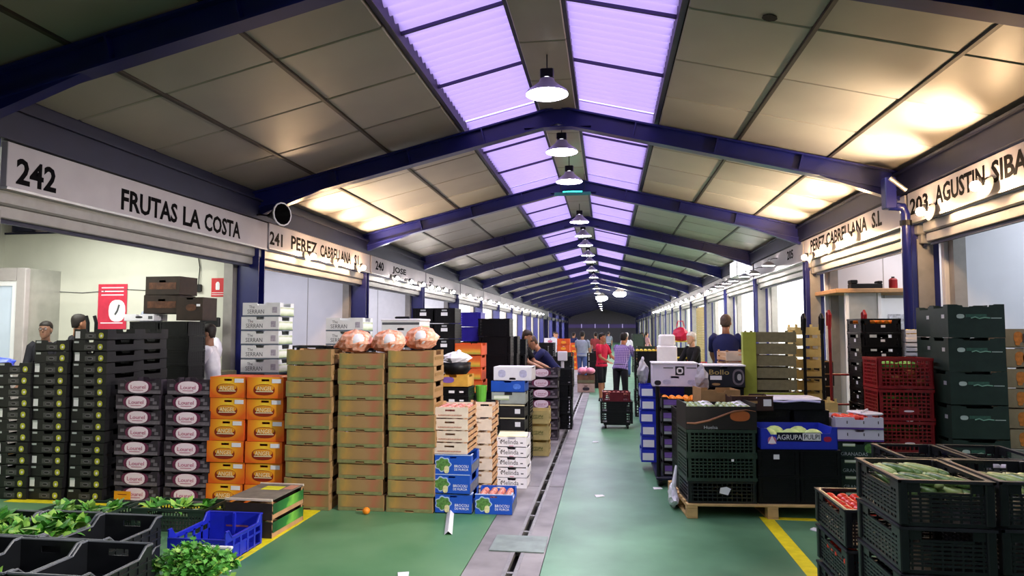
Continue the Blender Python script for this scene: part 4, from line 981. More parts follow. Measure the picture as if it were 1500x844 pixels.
xx, yy = onp(.50, .80); kop.put((xx, yy + .1, zp + .834), PA + .05, 'open kraft carton behind the swoosh carton', 'box')
klb = Kind('label_box'); klb.part('body', tray(.42, .3, .15, side=.9), mat('dark_maroon_card', '#35211f', .5, var=.2)); klb.part('white_label', plate(.08, .07), m_wht, loc=(.15, -.15, .085)); klb.part('pale_oval', oval(.05, .04), m_silver, loc=(-.14, -.15, .09)); klb.part('tan_slot', plate(.1, .025), m_kraft, loc=(0, -.15, .09)); klb.part('kraft_rim', G().box(-.212, .212, -.153, -.14, .15, .157), m_kraft)
xx, yy = onp(.72, .66); klb.put((xx + .06, yy - .03, zp + .834), PA, 'dark maroon box with white label before the open kraft carton', 'box')
# crumpled plastic hanging at the pallet's left side
cp = Kind('plastic_wrap'); g = G()
g.crumple((0, -.05, .1), (.05, .2, .11), .3, 14, 8)
cp.part('film', g, m_film); cp.part('loose_end', G().tube([(-.0, -.12, .1), (.0, -.15, .25), (.03, -.1, .42)], [.03, .025, .012], 6), m_film)
cp.put((.66, 7.35, .0), 0, 'crumpled white plastic hanging beside the pallet', 'plastic')

# ------------------------------------------------------------------ trolley with trays and the blue stack behind the pallet
kub = Kind('fruit_box'); kub.part('body', tray(.55, .4, .16, .1, .02, 'top', .8), m_ublue); kub.part('white_panel', plate(.14, .09), m_wht, loc=(-.19, -.2, .07)); kub.part('side_panel', plate(.2, .09), m_bedge, loc=(-.277, 0, .07), rot=(0, 0, -PI / 2))
stack(kub, .70, 9.0, .12, 6, .163, 'ultramarine fruit box', 'on the trolley at the aisle', 'box', 'ultramarine fruit boxes', .4, jit=.012)
ktr = Kind('fruit_tray'); ktr.part('body', tray(.6, .42, .14, .1, .03, 'top', .7, post=.06, ph=.02), m_bk); ktr.part('pale_edge', plate(.2, .03), m_silver, loc=(-.18, -.21, .03)); ktr.part('violet_print', plate(.16, .06), mat('violet_print'), loc=(-.2, -.21, .08)); ktr.part('rust_print', plate(.22, .07), mat('rust_print', '#7b3a2a', .5, var=.35, scale=30), loc=(.14, -.21, .07))
stack(ktr, .93, 8.22, .12, 6, .152, 'printed black fruit tray', 'on the trolley, left stack', 'fruit tray', 'printed trays on the trolley', .42)
stack(ktr, 1.54, 8.25, .12, 6, .152, 'printed black fruit tray', 'on the trolley, right stack', 'fruit tray', 'printed trays on the trolley', .42)
fill(f_orange, .93, 8.43, .12 + 5 * .152 + .07, .56, .4, .038, 28, 'orange in the topmost printed tray behind the swoosh carton', 'orange', 'oranges on the trolley')
tro = Kind('trolley')
tro.part('deck', G().bbox(-.75, .38, -.5, .75, .08, .115, .01), m_navy)
tro.part('frame_post', G().tube([(-.72, -.46, .1), (-.72, -.46, 1.15)], .025, 8), m_black); tro.part('frame_post', G().tube([(-.72, -.38, .1), (-.72, -.38, 1.15)], .02, 8), m_black)
tro.part('cross_bar', G().tube([(-.72, -.46, 1.1), (-.72, -.38, 1.1)], .015, 6), m_black)
whl = G().tube([(-.02, 0, 0), (.02, 0, 0)], .06, 14).mesh('wheel', m_black)
for q in ((-.7, -.42), (.3, -.42), (-.7, .6), (.3, .6)): tro.part('wheel', whl, None, (q[0], q[1], .06))
tro.put((1.3, 8.62, 0), 0, 'low dark trolley with wheels carrying printed trays by the aisle', 'trolley')
kwb = Kind('white_box'); kwb.part('body', tray(.54, .4, .28, side=1.0, slot=(.1, .025, .12)), mat('lavender_white_card', '#d6d2e6', .5, var=.05)); kwb.part('lid', G().bbox(-.28, .28, -.21, .21, .28, .3, .005), m_whc)
kwb.part('black_square', plate(.11, .11), m_inkb, loc=(.06, -.2, .2)); kwb.part('ring', oval(.08, .08), m_wht, loc=(.06, -.202, .2)); kwb.part('ring_core', G().box(-.02, .02, -.002, 0, -.02, .02), m_inkb, loc=(.06, -.204, .2))
for q in (-.08, .2): kwb.part('print_line', plate(.12, .012), m_inkg, loc=(q, -.2, .235))
for q in (-.1, .2): kwb.part('lilac_print', oval(.1, .06), mat('lavender_print'), loc=(q, -.2, .06))
kwb.part('dark_blot', oval(.08, .06), m_inkb, loc=(-.21, -.2, .05))
kwb.put((.83, 8.9, 1.1), .0, 'lavender-white box with black square emblem on the trolley trays', 'box')
kdb = Kind('dark_box'); kdb.part('body', tray(.5, .4, .26, side=1.0), mat('blue_black_card', '#171a24', .5, var=.2)); kdb.part('white_lid_edge', G().bbox(-.26, .26, -.21, .21, .26, .28, .004), m_whc)
kdb.part('lettering', text_mesh('Bollo', .24, .06, mat('dull_gold', '#b09b5e', .5, var=0)), loc=(-.06, -.2, .19)); kdb.part('white_label', plate(.14, .05), m_wht, loc=(-.1, -.2, .12)); kdb.part('face_ring', oval(.14, .2), m_grey, loc=(.17, -.2, .13)); kdb.part('face_core', oval(.1, .15), mat('blue_black_card'), loc=(.17, -.202, .13)); kdb.part('gray_swirl', oval(.05, .08), m_silver, loc=(.18, -.204, .13)); kdb.part('yellow_dot', oval(.1, .03), m_kraft, loc=(-.1, -.2, .04))
stack(kl, 1.43, 8.87, .12, 3, .322, 'charcoal plastic crate', 'under the dark box with ring emblem', 'crate', 'crates behind the trolley', .4)
kdb.put((1.44, 9.02, 1.09), .0, 'dark box with white lid and ring emblem beside the lavender box', 'box')
gb2 = Kind('plastic_bag'); g = G()
g.crumple((0, 0, .15), (.07, .1, .16), .2, 12, 9)
gb2.part('film', g, mat('greyish_film', '#aaa8ae', .4, var=.2, scale=8)); gb2.part('knot', G().ell((0, 0, .33), (.02, .02, .03), 6, 4), m_film)
gb2.put((.46, 9.1, 1.1), 0, 'greyish crumpled bag on the ultramarine boxes', 'bag'); gb2.put((1.15, 8.7, 1.04), .6, 'small crumpled bag between lavender box and dark box', 'bag')

# ------------------------------------------------------------------ tall olive crates, pine stack, hand trucks
kol = Kind('wooden_crate'); add_wood_crate(kol, .56, .4, .148, 2, m_olive, m_olive, slot=False, hend=.128)
stack(kol, 2.07, 9.0, 0, 12, .15, 'olive grey wooden crate', 'in the tall stack with yellow-green edge', 'crate', 'olive grey wooden crates', .4, jit=.005, yaw=.006)
cg = Kind('edge_board'); cg.part('board', G().box(-.09, .07, -.006, 0, 0, 1.78).box(-.09, -.084, 0, .1, 0, 1.78), m_ygr); cg.part('strap', G().box(-.093, .62, -.008, -.006, 1.0, 1.02), m_ygr)
cg.put((1.79, 8.975, 0), 0, 'tall yellow-green edge board guarding the olive crates', 'edge board')
for i in range(2):
    kwd2.put((1.72, 9.75, 1.25 + .142 * i), .1, 'small pinkish crate left of the olive stack, %s' % ['lower', 'upper'][i], 'crate', 'small pinkish crates')
stack(kl, 1.74, 9.55, 0, 4, .311, 'charcoal plastic crate', 'under the small pinkish crates', 'crate', 'crates behind the trolley', .4)
kpi = Kind('wooden_crate'); add_wood_crate(kpi, .33, .38, .14, 2, m_pine, m_pine, slot=False, hend=.1)
stack(kpi, 2.62, 9.46, 0, 13, .145, 'narrow pine crate', 'in stack right of the olive crates', 'crate', 'narrow pine crates', .38)
kbx = Kind('black_box'); kbx.part('body', tray(.34, .3, .17, .08, .03, 'top', .8), m_bk); kbx.part('white_tag', plate(.03, .03), m_wht, loc=(.05, -.15, .09)); kbx.part('tan_rim', G().box(-.172, .172, -.153, -.145, .155, .17), m_kraft)
stack(kbx, 2.94, 10.05, 0, 8, .172, 'black box with tan rim', 'between pine stack and black trays', 'box', 'black boxes with tan rim', .3)
kpn = Kind('wooden_crate'); add_wood_crate(kpn, .36, .3, .16, 2, m_pine, m_pine, slot=False, hend=.12)
stack(kpn, 2.56, 8.72, 0, 6, .163, 'low pine crate', 'before the red hand truck', 'crate', 'low pine crates', .3)
def truck(name, m, w, h, loc, rz, label):
    k = Kind(name)
    for q in (-1, 1):
        k.part('rail', G().tube([(q * w / 2, .0, .12), (q * w / 2, .03, h - .22)], .02, 8), m)
        k.part('grip', G().tube([(q * w / 2, .03, h - .24), (q * w / 2, .0, h - .05), (q * w / 2, .04, h), (q * w / 2, .1, h - .03), (q * w / 2, .1, h - .2)], [.024, .026, .022, .02, .02], 8), m)
        k.part('wheel', G().tube([(q * (w / 2 + .03), .12, .13), (q * (w / 2 + .075), .12, .13)], .13, 18), m_black)
    for z in (.4, .8, 1.2):
        k.part('cross_bar', G().tube([(-w / 2, .02, z), (w / 2, .02, z)], .014, 8), m)
    k.part('axle', G().tube([(-w / 2 - .05, .12, .13), (w / 2 + .05, .12, .13)], .014, 8), m_steel); k.part('toe_plate', G().box(-w / 2, w / 2, -.28, .02, .02, .03), m_steel)
    k.put(loc, rz, label, 'hand truck')
truck('hand_truck', m_red, .46, 2.06, (3.24, 9.82, 0), .03, 'red hand truck with looped grips standing among the crates at right')
truck('hand_truck', m_black, .22, 2.0, (2.62, 9.2, 0), 0, 'black hand truck standing before the narrow pine crates')
kbt2 = Kind('fruit_tray'); kbt2.part('body', lattice(.46, .5, .175, nh=2, nv=8, solid=.75, hand=.04), m_black); kbt2.part('white_tag', plate(.05, .03), m_wht, loc=(.02, -.255, .08)); kbt2.part('side_tag', plate(.06, .04), m_wht, loc=(-.235, -.05, .08), rot=(0, 0, -PI / 2))
stack(kbt2, 3.36, 9.0, 0, 11, .177, 'black lattice fruit tray', 'in the tall stack holding oranges', 'fruit tray', 'black lattice fruit trays', .5)
fill(f_orange, 3.36, 9.25, 10 * .177 + .1, .42, .46, .038, 24, 'orange in the topmost black lattice tray at right', 'orange', 'oranges on the black lattice stack')
kws = Kind('slatted_box'); g = G()
kws.part('body', G().box(-.17, .17, -.19, .19, 0, .008).box(-.17, -.162, -.19, .19, 0, .16).box(.162, .17, -.19, .19, 0, .16).box(-.17, .17, .182, .19, 0, .16), m_whc)
for z in (.0, .06, .115): kws.part('slat', G().box(-.17, .17, -.19, -.182, z, z + .042), m_whc)
stack(kws, 3.80, 9.0, 0, 11, .165, 'white slatted box with dark gaps', 'right of the black lattice trays', 'box', 'white slatted boxes', .38)
fill(f_lemon, 3.80, 9.19, 10 * .165 + .1, .3, .34, .034, 16, 'yellowish fruit in the topmost white slatted box', 'fruit', 'fruit in the white slatted box')

# red crates, granada boxes, dark green cartons, brown cartons
krd = k_lat('plastic_crate', .56, .42, .325, m_red, nh=6, nv=12, rim=.03, solid=.0)
krd.part('name_plate', plate(.2, .07), m_red, loc=(.02, -.21, .1)); krd.part('pale_print', oval(.1, .02), m_pink, loc=(.02, -.213, .1))
kgd = k_lat('plastic_crate', .58, .44, .25, m_dg, nh=4, nv=9, solid=.85)
stack(kgd, 3.14, 7.78, 0, 2, .253, 'dark green crate', 'below the red crates', 'crate', 'dark green crates below the red ones', .44)
stack(krd, 3.14, 7.8, .51, 3, .335, 'red lattice crate', 'of three filled with leafy vegetables', 'crate', 'red lattice crates', .42, skips=lambda i: (1, 2) if i == 2 else ())
veg = Kind('vegetable_fill'); g = G()
for q in range(24): g.ell((R.uniform(-.22, .22), R.uniform(-.15, .15), R.uniform(.05, .22)), (.06, .05, .045), 7, 4)
veg.part('roots', g, mat('carrot_brown', '#7a4a26', .6, var=.4, scale=16, col2='#8a5a2c'), smooth=True); veg.part('greens', G().ell((-.1, 0, .22), (.12, .14, .05), 8, 5).ell((.1, .02, .22), (.13, .13, .05), 8, 5), m_leaf[1])
for i in range(3): veg.put((3.14, 8.01, .525 + .335 * i), 0, 'heap of brownish roots and greens inside the red crate, %s' % ['lowest', 'middle', 'top'][i], 'vegetables', 'heaps inside the red crates')
kgn = Kind('fruit_box'); kgn.part('body', tray(.42, .4, .16, side=.8), m_dg2); kgn.part('green_print', oval(.14, .1), m_broc, loc=(.12, -.2, .1)); kgn.part('lettering', text_mesh('GRANADAS', .26, .035, m_silver), loc=(-.05, -.2, .04)); kgn.part('pale_leaf', plate(.12, .03), m_leafp, loc=(-.1, -.2, .13))
stack(kgn, 2.56, 7.5, 0, 4, .165, 'dark green white-lettered box', 'below the white lidded trays', 'box', 'dark green white-lettered boxes', .4)
kwt = Kind('white_tray'); kwt.part('body', tray(.46, .4, .12, side=.8), mat('lilac_white_card', '#d9d3e2', .5, var=.04)); kwt.part('violet_edge', plate(.46, .018), mat('violet_edge', '#5b3f8f', .5, var=0), loc=(0, -.2, .009))
for q in (-.12, .04, .18): kwt.part('black_tick', plate(.008, .03), m_inkb, loc=(q, -.2, .07))
stack(kwt, 2.56, 7.48, .665, 2, .124, 'lilac-white tray with black ticks', 'on the dark green lettered boxes', 'tray', 'lilac-white trays', .4)
fill(f_tom, 2.5, 7.68, .665 + .124 + .07, .32, .34, .034, 12, 'red fruit under film in the upper lilac-white tray', 'fruit', 'red fruit in the lilac-white tray')
fm = Kind('plastic_film'); fm.part('film', G().bbox(-.1, .12, -.15, .15, 0, .025, .01), m_film); fm.part('fold', G().tube([(-.1, -.1, .03), (.1, .08, .035)], .012, 6), m_film)
fm.put((2.66, 7.66, .925), .3, 'loose clear film lying over the red fruit', 'plastic')
kdc = Kind('produce_carton'); w, d, h = .54, .4, .342
kdc.part('body', tray(w, d, h, .26, .02, 'top', .9, post=.09, ph=.008), m_dg2)
kdc.part('white_oval', oval(.075, .045), mat('pale_grey_ink', '#b9c4bd', .5, var=.1), loc=(-.15, -d / 2, .22)); kdc.part('script_line', G().tube([(-.08, 0, .0), (-.04, 0, .012), (0, 0, -.004), (.05, 0, .006), (.1, 0, .0)], .007, 5), mat('pale_mint_ink', '#7fa893', .5, var=.1), loc=(.03, -d / 2, .2)); kdc.part('white_line', plate(.1, .008), mat('pale_grey_ink'), loc=(.19, -d / 2, .2)); kdc.part('mint_field', plate(.2, .03), mat('mint_field', '#33594a', .5, var=.3, scale=40), loc=(.0, -d / 2 + .001, .225)); kdc.part('side_tag', plate(.06, .04), m_silver, loc=(-w / 2 - .002, -.1, .22), rot=(0, 0, -PI / 2))
stack(kdc, 3.755, 7.6, 0, 6, .345, 'tall dark green carton with pale oval', 'in the front stack at right', 'box', 'tall dark green cartons', d, jit=.004, yaw=.004)
stack(kdc, 3.90, 8.28, 0, 6, .345, 'tall dark green carton', 'in the stack behind the front green cartons', 'box', 'tall dark green cartons', d, jit=.004, yaw=.004)
kbo = Kind('fruit_box'); kbo.part('body', tray(.5, .4, .2, side=.9), mat('greyish_kraft', '#8f7c62', .6, var=.12)); kbo.part('orange_print', oval(.09, .12), mat('burnt_orange_ink', '#c9762c', .5, var=.3, scale=25), loc=(-.12, -.2, .11)); kbo.part('dark_figure', oval(.06, .1), mat('slate_figure_ink', '#4a4440', .5, var=.2), loc=(-.06, -.2, .1)); kbo.part('orange_dot', oval(.05, .05), mat('burnt_orange_ink'), loc=(-.13, -.202, .05))
kbp = Kind('display_block'); kbp.part('base', G().bbox(-.26, .26, -.21, .21, 0, .55, .01), mat('grey_base', '#7b7a72', .6, var=.1)); kbp.part('front_panel', plate(.48, .4), mat('grey_base'), loc=(0, -.21, .28))
kbp.put((4.46, 8.15, 0), 0, 'grey base block below the kraft boxes at the right edge', 'base')
stack(kbo, 4.46, 7.95, .555, 6, .212, 'kraft box with orange print', 'at the right picture edge', 'box', 'kraft boxes with orange print', .4)

# ------------------------------------------------------------------ nearest crates at the right: zucchini, tomatoes
def near_crate(w, d, h, nh=6):
    k = Kind('plastic_crate'); g = lattice(w, d, h, nh=nh, nv=12, t=.012, rim=.018, hand=.045)
    k.part('body', g, m_crate)
    rim = G()
    for q in (-1, 1):
        rim.box(q * (w / 2 + .008) - .008, q * (w / 2 + .008) + .008, -d / 2 - .016, d / 2 + .016, h - .014, h); rim.box(-w / 2 - .016, w / 2 + .016, q * (d / 2 + .008) - .008, q * (d / 2 + .008) + .008, h - .014, h)
    k.part('rim', rim, mat('dull_rim_plastic', '#2b2d31', .5, var=.2, spec=.2))
    cor = G().bbox(-.022, .022, -.022, .022, .005, h, .006).mesh('corner_post', m_crate)
    for qx in (-1, 1):
        for qy in (-1, 1): k.part('corner_post', cor, None, (qx * (w / 2 - .01), qy * (d / 2 - .01), 0))
    return k
kz = near_crate(.42, .58, .228)
ZX, ZY = 1.66, 4.0
stack(kz, ZX, 3.71, .13, 4, .2325, 'charcoal lattice crate', 'in the nearest stack topped with zucchini', 'crate', 'nearest charcoal crates', .58, jit=.003, yaw=.004)
stack(kz, ZX + .475, 3.73, .13, 4, .2325, 'charcoal lattice crate', 'in the stack right of the zucchini', 'crate', 'nearest charcoal crates', .58, jit=.003, yaw=.004)
stack(kz, 1.63, 4.42, .01, 3, .2425, 'charcoal lattice crate', 'in the stack holding tomatoes behind the zucchini', 'crate', 'nearest charcoal crates', .58, jit=.003, yaw=.004)
pn = Kind('pallet')
for i in range(5): pn.part('deck_board', pb, None, (0, -.3 + .15 * i, .108))
for q in (-1, 0, 1):
    for p in (-1, 1): pn.part('block', bl, None, (q * .7, p * .28, .028))
    pn.part('foot_board', bb, None, (q * .7, 0, .012))
pn.put((2.0, 4.02, -.01), 0, 'wooden pallet under the nearest charcoal crates', 'pallet')
for lay in range(2):
    for i in range(5):
        f_zuc[(i + lay) % 4 == 3].put((ZX - .13 + (i % 5) * .062, ZY - .12 + R.uniform(-.015, .015), .99 - .05 * (1 - lay) + .012 * (i % 2)), PI / 2 + R.uniform(-.25, .25) + .35, 'green zucchini at the front of the nearest crate, %s from left, %s layer' % (['first', 'second', 'third', 'fourth', 'fifth'][i], ['lower', 'upper'][lay]), 'zucchini', 'zucchini in the nearest crate')
        f_zuc[(i + lay) % 3 == 1].put((ZX - .13 + (i % 5) * .062, ZY + .12 + R.uniform(-.015, .015), .995 - .05 * (1 - lay) + .012 * (i % 2)), PI / 2 + R.uniform(-.25, .25) + .35, 'green zucchini at the back of the nearest crate, %s from left, %s layer' % (['first', 'second', 'third', 'fourth', 'fifth'][i], ['lower', 'upper'][lay]), 'zucchini', 'zucchini at the back of the nearest crate')
    for i in range(4):
        f_zuc[i % 2].put((ZX + .475 - .12 + i * .075, ZY + .02, .985 - .05 * (1 - lay)), PI / 2 + .3 + R.uniform(-.2, .2), 'zucchini in the crate right of the nearest one, %s from left, %s layer' % (['first', 'second', 'third', 'fourth'][i], ['lower', 'upper'][lay]), 'zucchini', 'zucchini in the right-hand crate')
fill(f_tom, 1.55, 4.71, .01 + 2 * .2425 + .15, .24, .5, .04, 18, 'red tomato heaped in the crate behind the zucchini', 'tomato', 'tomatoes behind the zucchini')
for i in range(2): fill(f_tom, 1.5, 4.71, .01 + i * .2425 + .1, .16, .5, .04, 10, 'red tomato inside the %s tomato crate, seen through the slots' % ['lowest', 'middle'][i], 'tomato', 'tomatoes seen through crate slots')
# dark crates behind the nearest ones, up to the green cartons
stack(kz, 2.25, 5.1, 0, 4, .2325, 'charcoal lattice crate', 'in the left stack between zucchini and green cartons', 'crate', 'second row of charcoal crates', .58)
stack(kz, 2.72, 5.12, 0, 4, .2325, 'charcoal lattice crate', 'in the right stack between zucchini and green cartons', 'crate', 'second row of charcoal crates', .58)
kwh = Kind('turnip'); kwh.part('root', G().ell((0, 0, .035), (.05, .04, .035), 9, 6), mat('turnip_skin', '#cfc9cf', .4, var=.2, scale=20), smooth=True); kwh.part('stub', G().lathe([(.014, 0), (.01, .02)], 6, c=(0, 0, .066)), m_stem)
for i in range(5): kwh.put((2.58 + (i % 4) * .09, 5.25 + (i // 4) * .12, .81), i, 'pale turnip in the right crate behind the zucchini', 'turnip', 'turnips in the second row')

# ------------------------------------------------------------------ nearest crates at the left with leafy greens
def nest_crate(w, d, h, low):
    """crate with high ends and sides that dip towards the middle, open top, with a rounded rim"""
    k = Kind('plastic_crate'); g = G(); t = .008; rm = G()
    out = [(-d / 2, 0), (d / 2, 0), (d / 2, h), (d / 2 - .06, h), (d / 2 - .13, low), (-d / 2 + .13, low), (-d / 2 + .06, h), (-d / 2, h)]
    for q in (1, -1):
        g.add(G().prism(out, -w / 2, -w / 2 + t), RZ(q * PI / 2))
        rm.tube([(q * (w / 2), y_, z_) for (y_, z_) in reversed(out[2:])], .009, 6)
        yy = q * (d / 2 - t / 2)
        for (a, b, c, e) in ((-w / 2, -.07, 0, h), (.07, w / 2, 0, h), (-.07, .07, 0, h * .62), (-.07, .07, h * .82, h)): g.box(a, b, yy - t / 2, yy + t / 2, c, e)
        rm.tube([(-w / 2, q * d / 2, h), (w / 2, q * d / 2, h)], .009, 6)
    g.box(-w / 2, w / 2, -d / 2, d / 2, 0, .008)
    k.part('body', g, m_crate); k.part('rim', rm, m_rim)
    for q in (-1, 1):
        rb = G()
        for z in (low * .35, low * .7): rb.box(min(q * w / 2, q * (w / 2 + .01)), max(q * w / 2, q * (w / 2 + .01)), -d / 2 + .01, d / 2 - .01, z, z + .012)
        for i in range(7):
            y_ = -d / 2 + d * (i + .5) / 7; rb.box(min(q * w / 2, q * (w / 2 + .008)), max(q * w / 2, q * (w / 2 + .008)), y_ - .006, y_ + .006, .01, low - .01)
        k.part('ribs', rb, m_crate)
    return k
kn = nest_crate(.46, .60, .21, .15)
LX = [(-3.52, 4.46, 'behind the two nearest empty ones'), (-3.15, 3.84, 'empty, nearest to the aisle'), (-3.63, 3.83, 'empty, left of the nearest'), (-4.02, 4.48, 'left, heaped with chard'), (-4.5, 4.45, 'at the far left, with chard'), (-4.1, 3.85, 'at the lower left corner')]
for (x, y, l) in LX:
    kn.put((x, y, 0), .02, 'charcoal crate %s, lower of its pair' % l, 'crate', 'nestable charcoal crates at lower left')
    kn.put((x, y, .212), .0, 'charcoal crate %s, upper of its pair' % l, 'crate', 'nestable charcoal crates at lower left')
klat = k_lat('plastic_crate', .7, .4, .2, m_dg, nh=2, nv=22, hand=.04)
klat.put((-3.92, 5.95, 0), .02, 'dark green lattice crate on the floor behind the blue crate', 'crate')
klat.put((-4.7, 5.75, 0), .02, 'dark green lattice crate behind the chard at the left', 'crate')
# blue crate
kbl = Kind('plastic_crate'); w, d, h, low = .48, .56, .25, .19
g = G(); t = .01; rm = G()
out = [(-d / 2, 0), (d / 2, 0), (d / 2, h), (d / 2 - .04, h), (d / 2 - .09, low), (-d / 2 + .09, low), (-d / 2 + .04, h), (-d / 2, h)]
for q in (1, -1):
    k2 = G()
    k2.box(-d / 2, d / 2, -w / 2, -w / 2 + t, 0, .02); k2.box(-d / 2, d / 2, -w / 2, -w / 2 + t, .1, .115); k2.prism([(-d / 2, .16), (d / 2, .16)] + out[2:], -w / 2, -w / 2 + t)
    for i in range(6):
        xx = -d / 2 + .012 + (d - .024) * i / 5; k2.box(xx - .012, xx + .012, -w / 2 - .002, -w / 2 + t, 0, .17)
    k2.box(-d / 2 + .01, d / 2 - .2, -w / 2 + .004, -w / 2 + t, .02, .1)
    g.add(k2, RZ(q * PI / 2))
    g.box(-w / 2, w / 2, q * (d / 2) - t / 2, q * d / 2 + t / 2, 0, h if q > 0 else low)
    rm.tube([(q * (w / 2), y_, z_) for (y_, z_) in reversed(out[2:])], .008, 6)
    rm.tube([(-w / 2, q * d / 2, h if q > 0 else low), (w / 2, q * d / 2, h if q > 0 else low)], .008, 6)
g.box(-w / 2, w / 2, -d / 2, d / 2, 0, .01)
kbl.part('body', g, m_ublue); kbl.part('rim', rm, m_ublue); kbl.part('orange_print', plate(.2, .014), mat('faded_orange_ink', '#9a5a5a', .5, var=.3), loc=(.02, d / 2 - .006, .14)); kbl.part('inner_rib', G().box(-.01, .01, d / 2 - .03, d / 2 - .006, 0, h), m_ublue)
kbl.put((-3.15, 5.27, 0), 0, 'ultramarine blue empty crate on the green floor at left', 'crate')
wt = Kind('white_rail'); wt.part('rail', G().bbox(-.2, .2, -.015, .015, 0, .02, .004), m_wht); wt.part('legs', G().box(-.19, -.17, -.01, .01, -.16, 0).box(.17, .19, -.01, .01, -.16, 0), m_wht)
wt.put((-2.98, 4.86, .17), .03, 'thin white rail before the blue crate behind the parsley', 'rail')
# melon boxes
kme2 = Kind('melon_box'); add_wood_crate(kme2, .44, .6, .155, 2, mat('dark_print_card', '#2d2622', .55, var=.25), m_wood2, slot=False, hend=.14)
kme2.part('green_side', plate(.57, .09), ramp_mat('melon_green_print', [(0, '#1e4d2a'), (.45, '#2f7a36'), (.6, '#7cc04a'), (1, '#2a6a32')], axis=0, noise=.6), loc=(.222, 0, .09), rot=(0, 0, PI / 2))
for i in range(2): kme2.put((-3.1, 5.98, .157 * i), -.02, 'low wooden melon box with green side print behind blue crate, %s' % ['lower', 'upper'][i], 'box', 'melon boxes behind the blue crate')
lid = Kind('printed_card'); lid.part('sheet', G().bbox(-.215, .215, -.3, .3, 0, .012, .004), mat('grey_brown_card', '#6e675c', .55, var=.25, scale=8)); lid.part('yellow_print', oval(.15, .012, 12).xf(Matrix.Rotation(-PI / 2, 4, 'X') @ Matrix.Scale(1, 4)), m_lime, loc=(.0, .12, .014))
lid.part('yellow_panel', G().box(-.09, .09, .06, .2, .012, .014), mat('bright_yellow_ink', '#d3cf2f', .5, var=.1)); lid.part('pale_rim', G().box(-.22, .22, .29, .305, 0, .02).box(-.22, .22, -.305, -.29, 0, .018), m_wood); lid.part('rose_panel', G().box(.11, .2, .1, .26, .012, .014), mat('salmon_ink', '#c98a70', .5, var=.1))
lid.put((-3.1, 5.98, .318), -.02, 'printed card lid with yellow panel on the melon boxes', 'lid')

# leaves: bunches of chard and spinach in the crates, a parsley bunch in front
def leaf_mesh(L, W, m, curl, nm='leaf'):
    g = G(); n = 5
    for i in range(n + 1):
        t = i / n; wv = W * math.sin(PI * min(1, .12 + t * .9)) ** .8 * (1 - .2 * t)
        g.v += [(-wv, L * t, curl * t * t * L - .2 * wv), (0, L * t, curl * t * t * L + .15 * wv), (wv, L * t, curl * t * t * L - .25 * wv)]
    for i in range(n):
        for j in (0, 1): a = 3 * i + j; g.f.append((a, a + 1, a + 4, a + 3)); g.m.append(0)
    return g.mesh(nm, m, True)
def bunch(name, nl, L, W, ms, spread):
    k = Kind(name)
    lm = [leaf_mesh(L * s, W * s, m, c) for m in ms for s, c in ((1, -.5), (.75, .3), (.85, -.2))]
    st = G()
    for i in range(nl):
        a = R.uniform(-spread, spread); e = R.uniform(.1, 1.15)
        k.part('leaf', R.choice(lm), None, (R.uniform(-.05, .05), R.uniform(-.03, .04), R.uniform(.02, .07)), (e, R.uniform(-.6, .6), a))
    for i in range(6): st.tube([(R.uniform(-.02, .02), -L * .8, .02 + R.uniform(-.01, .02)), (R.uniform(-.04, .04), .02, .04)], [.007, .004], 5)
    k.part('stems', st, m_stem)
    return k
kch = [bunch('chard_bunch', 20, .13, .046, m_leaf, 2.6), bunch('chard_bunch', 20, .115, .042, [m_leaf[2], m_leaf[0]], 2.8), bunch('chard_bunch', 20, .125, .044, [m_leaf[0], m_leaf[2], m_leaf[1]], 2.7)]
n = 0
for (bx, by) in ((-4.02, 4.48), (-4.5, 4.45)):
    for i in range(9):
        n += 1
        kch[n % 3].put((bx - .15 + .15 * (i % 3) + R.uniform(-.02, .02), by - .19 + .18 * (i // 3), .30 + R.uniform(0, .05)), R.uniform(0, 6.28), 'leafy chard bunch in the %s chard crate, %s row, %s' % ('right-hand' if bx > -4.2 else 'left-hand', ['near', 'middle', 'far'][i // 3], ['left', 'middle', 'right'][i % 3]), 'vegetable', 'chard bunches at lower left')
for i in range(3): kch[i].put((-3.92 + .24 * (i - 1), 5.95, .13), R.uniform(0, 6), 'leafy green bunch in the lattice crate behind the blue crate, %s' % ['left', 'middle', 'right'][i], 'vegetable', 'greens behind the blue crate')
for i in range(3): kch[i].put((-4.7 + .24 * (i - 1), 5.75, .13), R.uniform(0, 6), 'leafy green bunch in the lattice crate behind the chard, %s' % ['left', 'middle', 'right'][i], 'vegetable', 'greens in the rear lattice crate')
kch[1].put((-3.68, 3.75, .24), 2.0, 'small pale leaves left in the empty crate at lower left', 'vegetable')
# parsley: many small leaflets on thin stems
kpa = Kind('parsley_bunch'); g = G(); st = G()
for i in range(95):
    a = R.uniform(0, 2 * PI); r = R.uniform(.05, 1) ** .6 * .24; hh = .16 + .12 * (1 - r / .24) + R.uniform(-.03, .03); px, py = r * math.cos(a) * 1.15, r * math.sin(a) * .8
    st.tube([(px * .15, py * .15, .02), (px * .6, py * .6, hh * .7), (px, py, hh)], [.004, .003, .002], 4)
    for j in range(16):
        c = Vector((px, py, hh)) + Vector((R.gauss(0, .03), R.gauss(0, .03), R.gauss(0, .022))); ro = Euler((R.uniform(-.8, .8), R.uniform(-.8, .8), R.uniform(0, 6))).to_matrix(); s = R.uniform(.016, .028)
        g.poly([c + ro @ Vector(p) * s for p in ((-.2, -1, 0), (.2, -1, 0), (.9, -.2, .1), (.5, .3, 0), (.9, .9, .1), (.2, .7, 0), (0, 1.4, .1), (-.2, .7, 0), (-.9, .9, .1), (-.5, .3, 0), (-.9, -.2, .1))], [tuple(range(11))], (0, 1, 1, 0, 2)[j % 5])
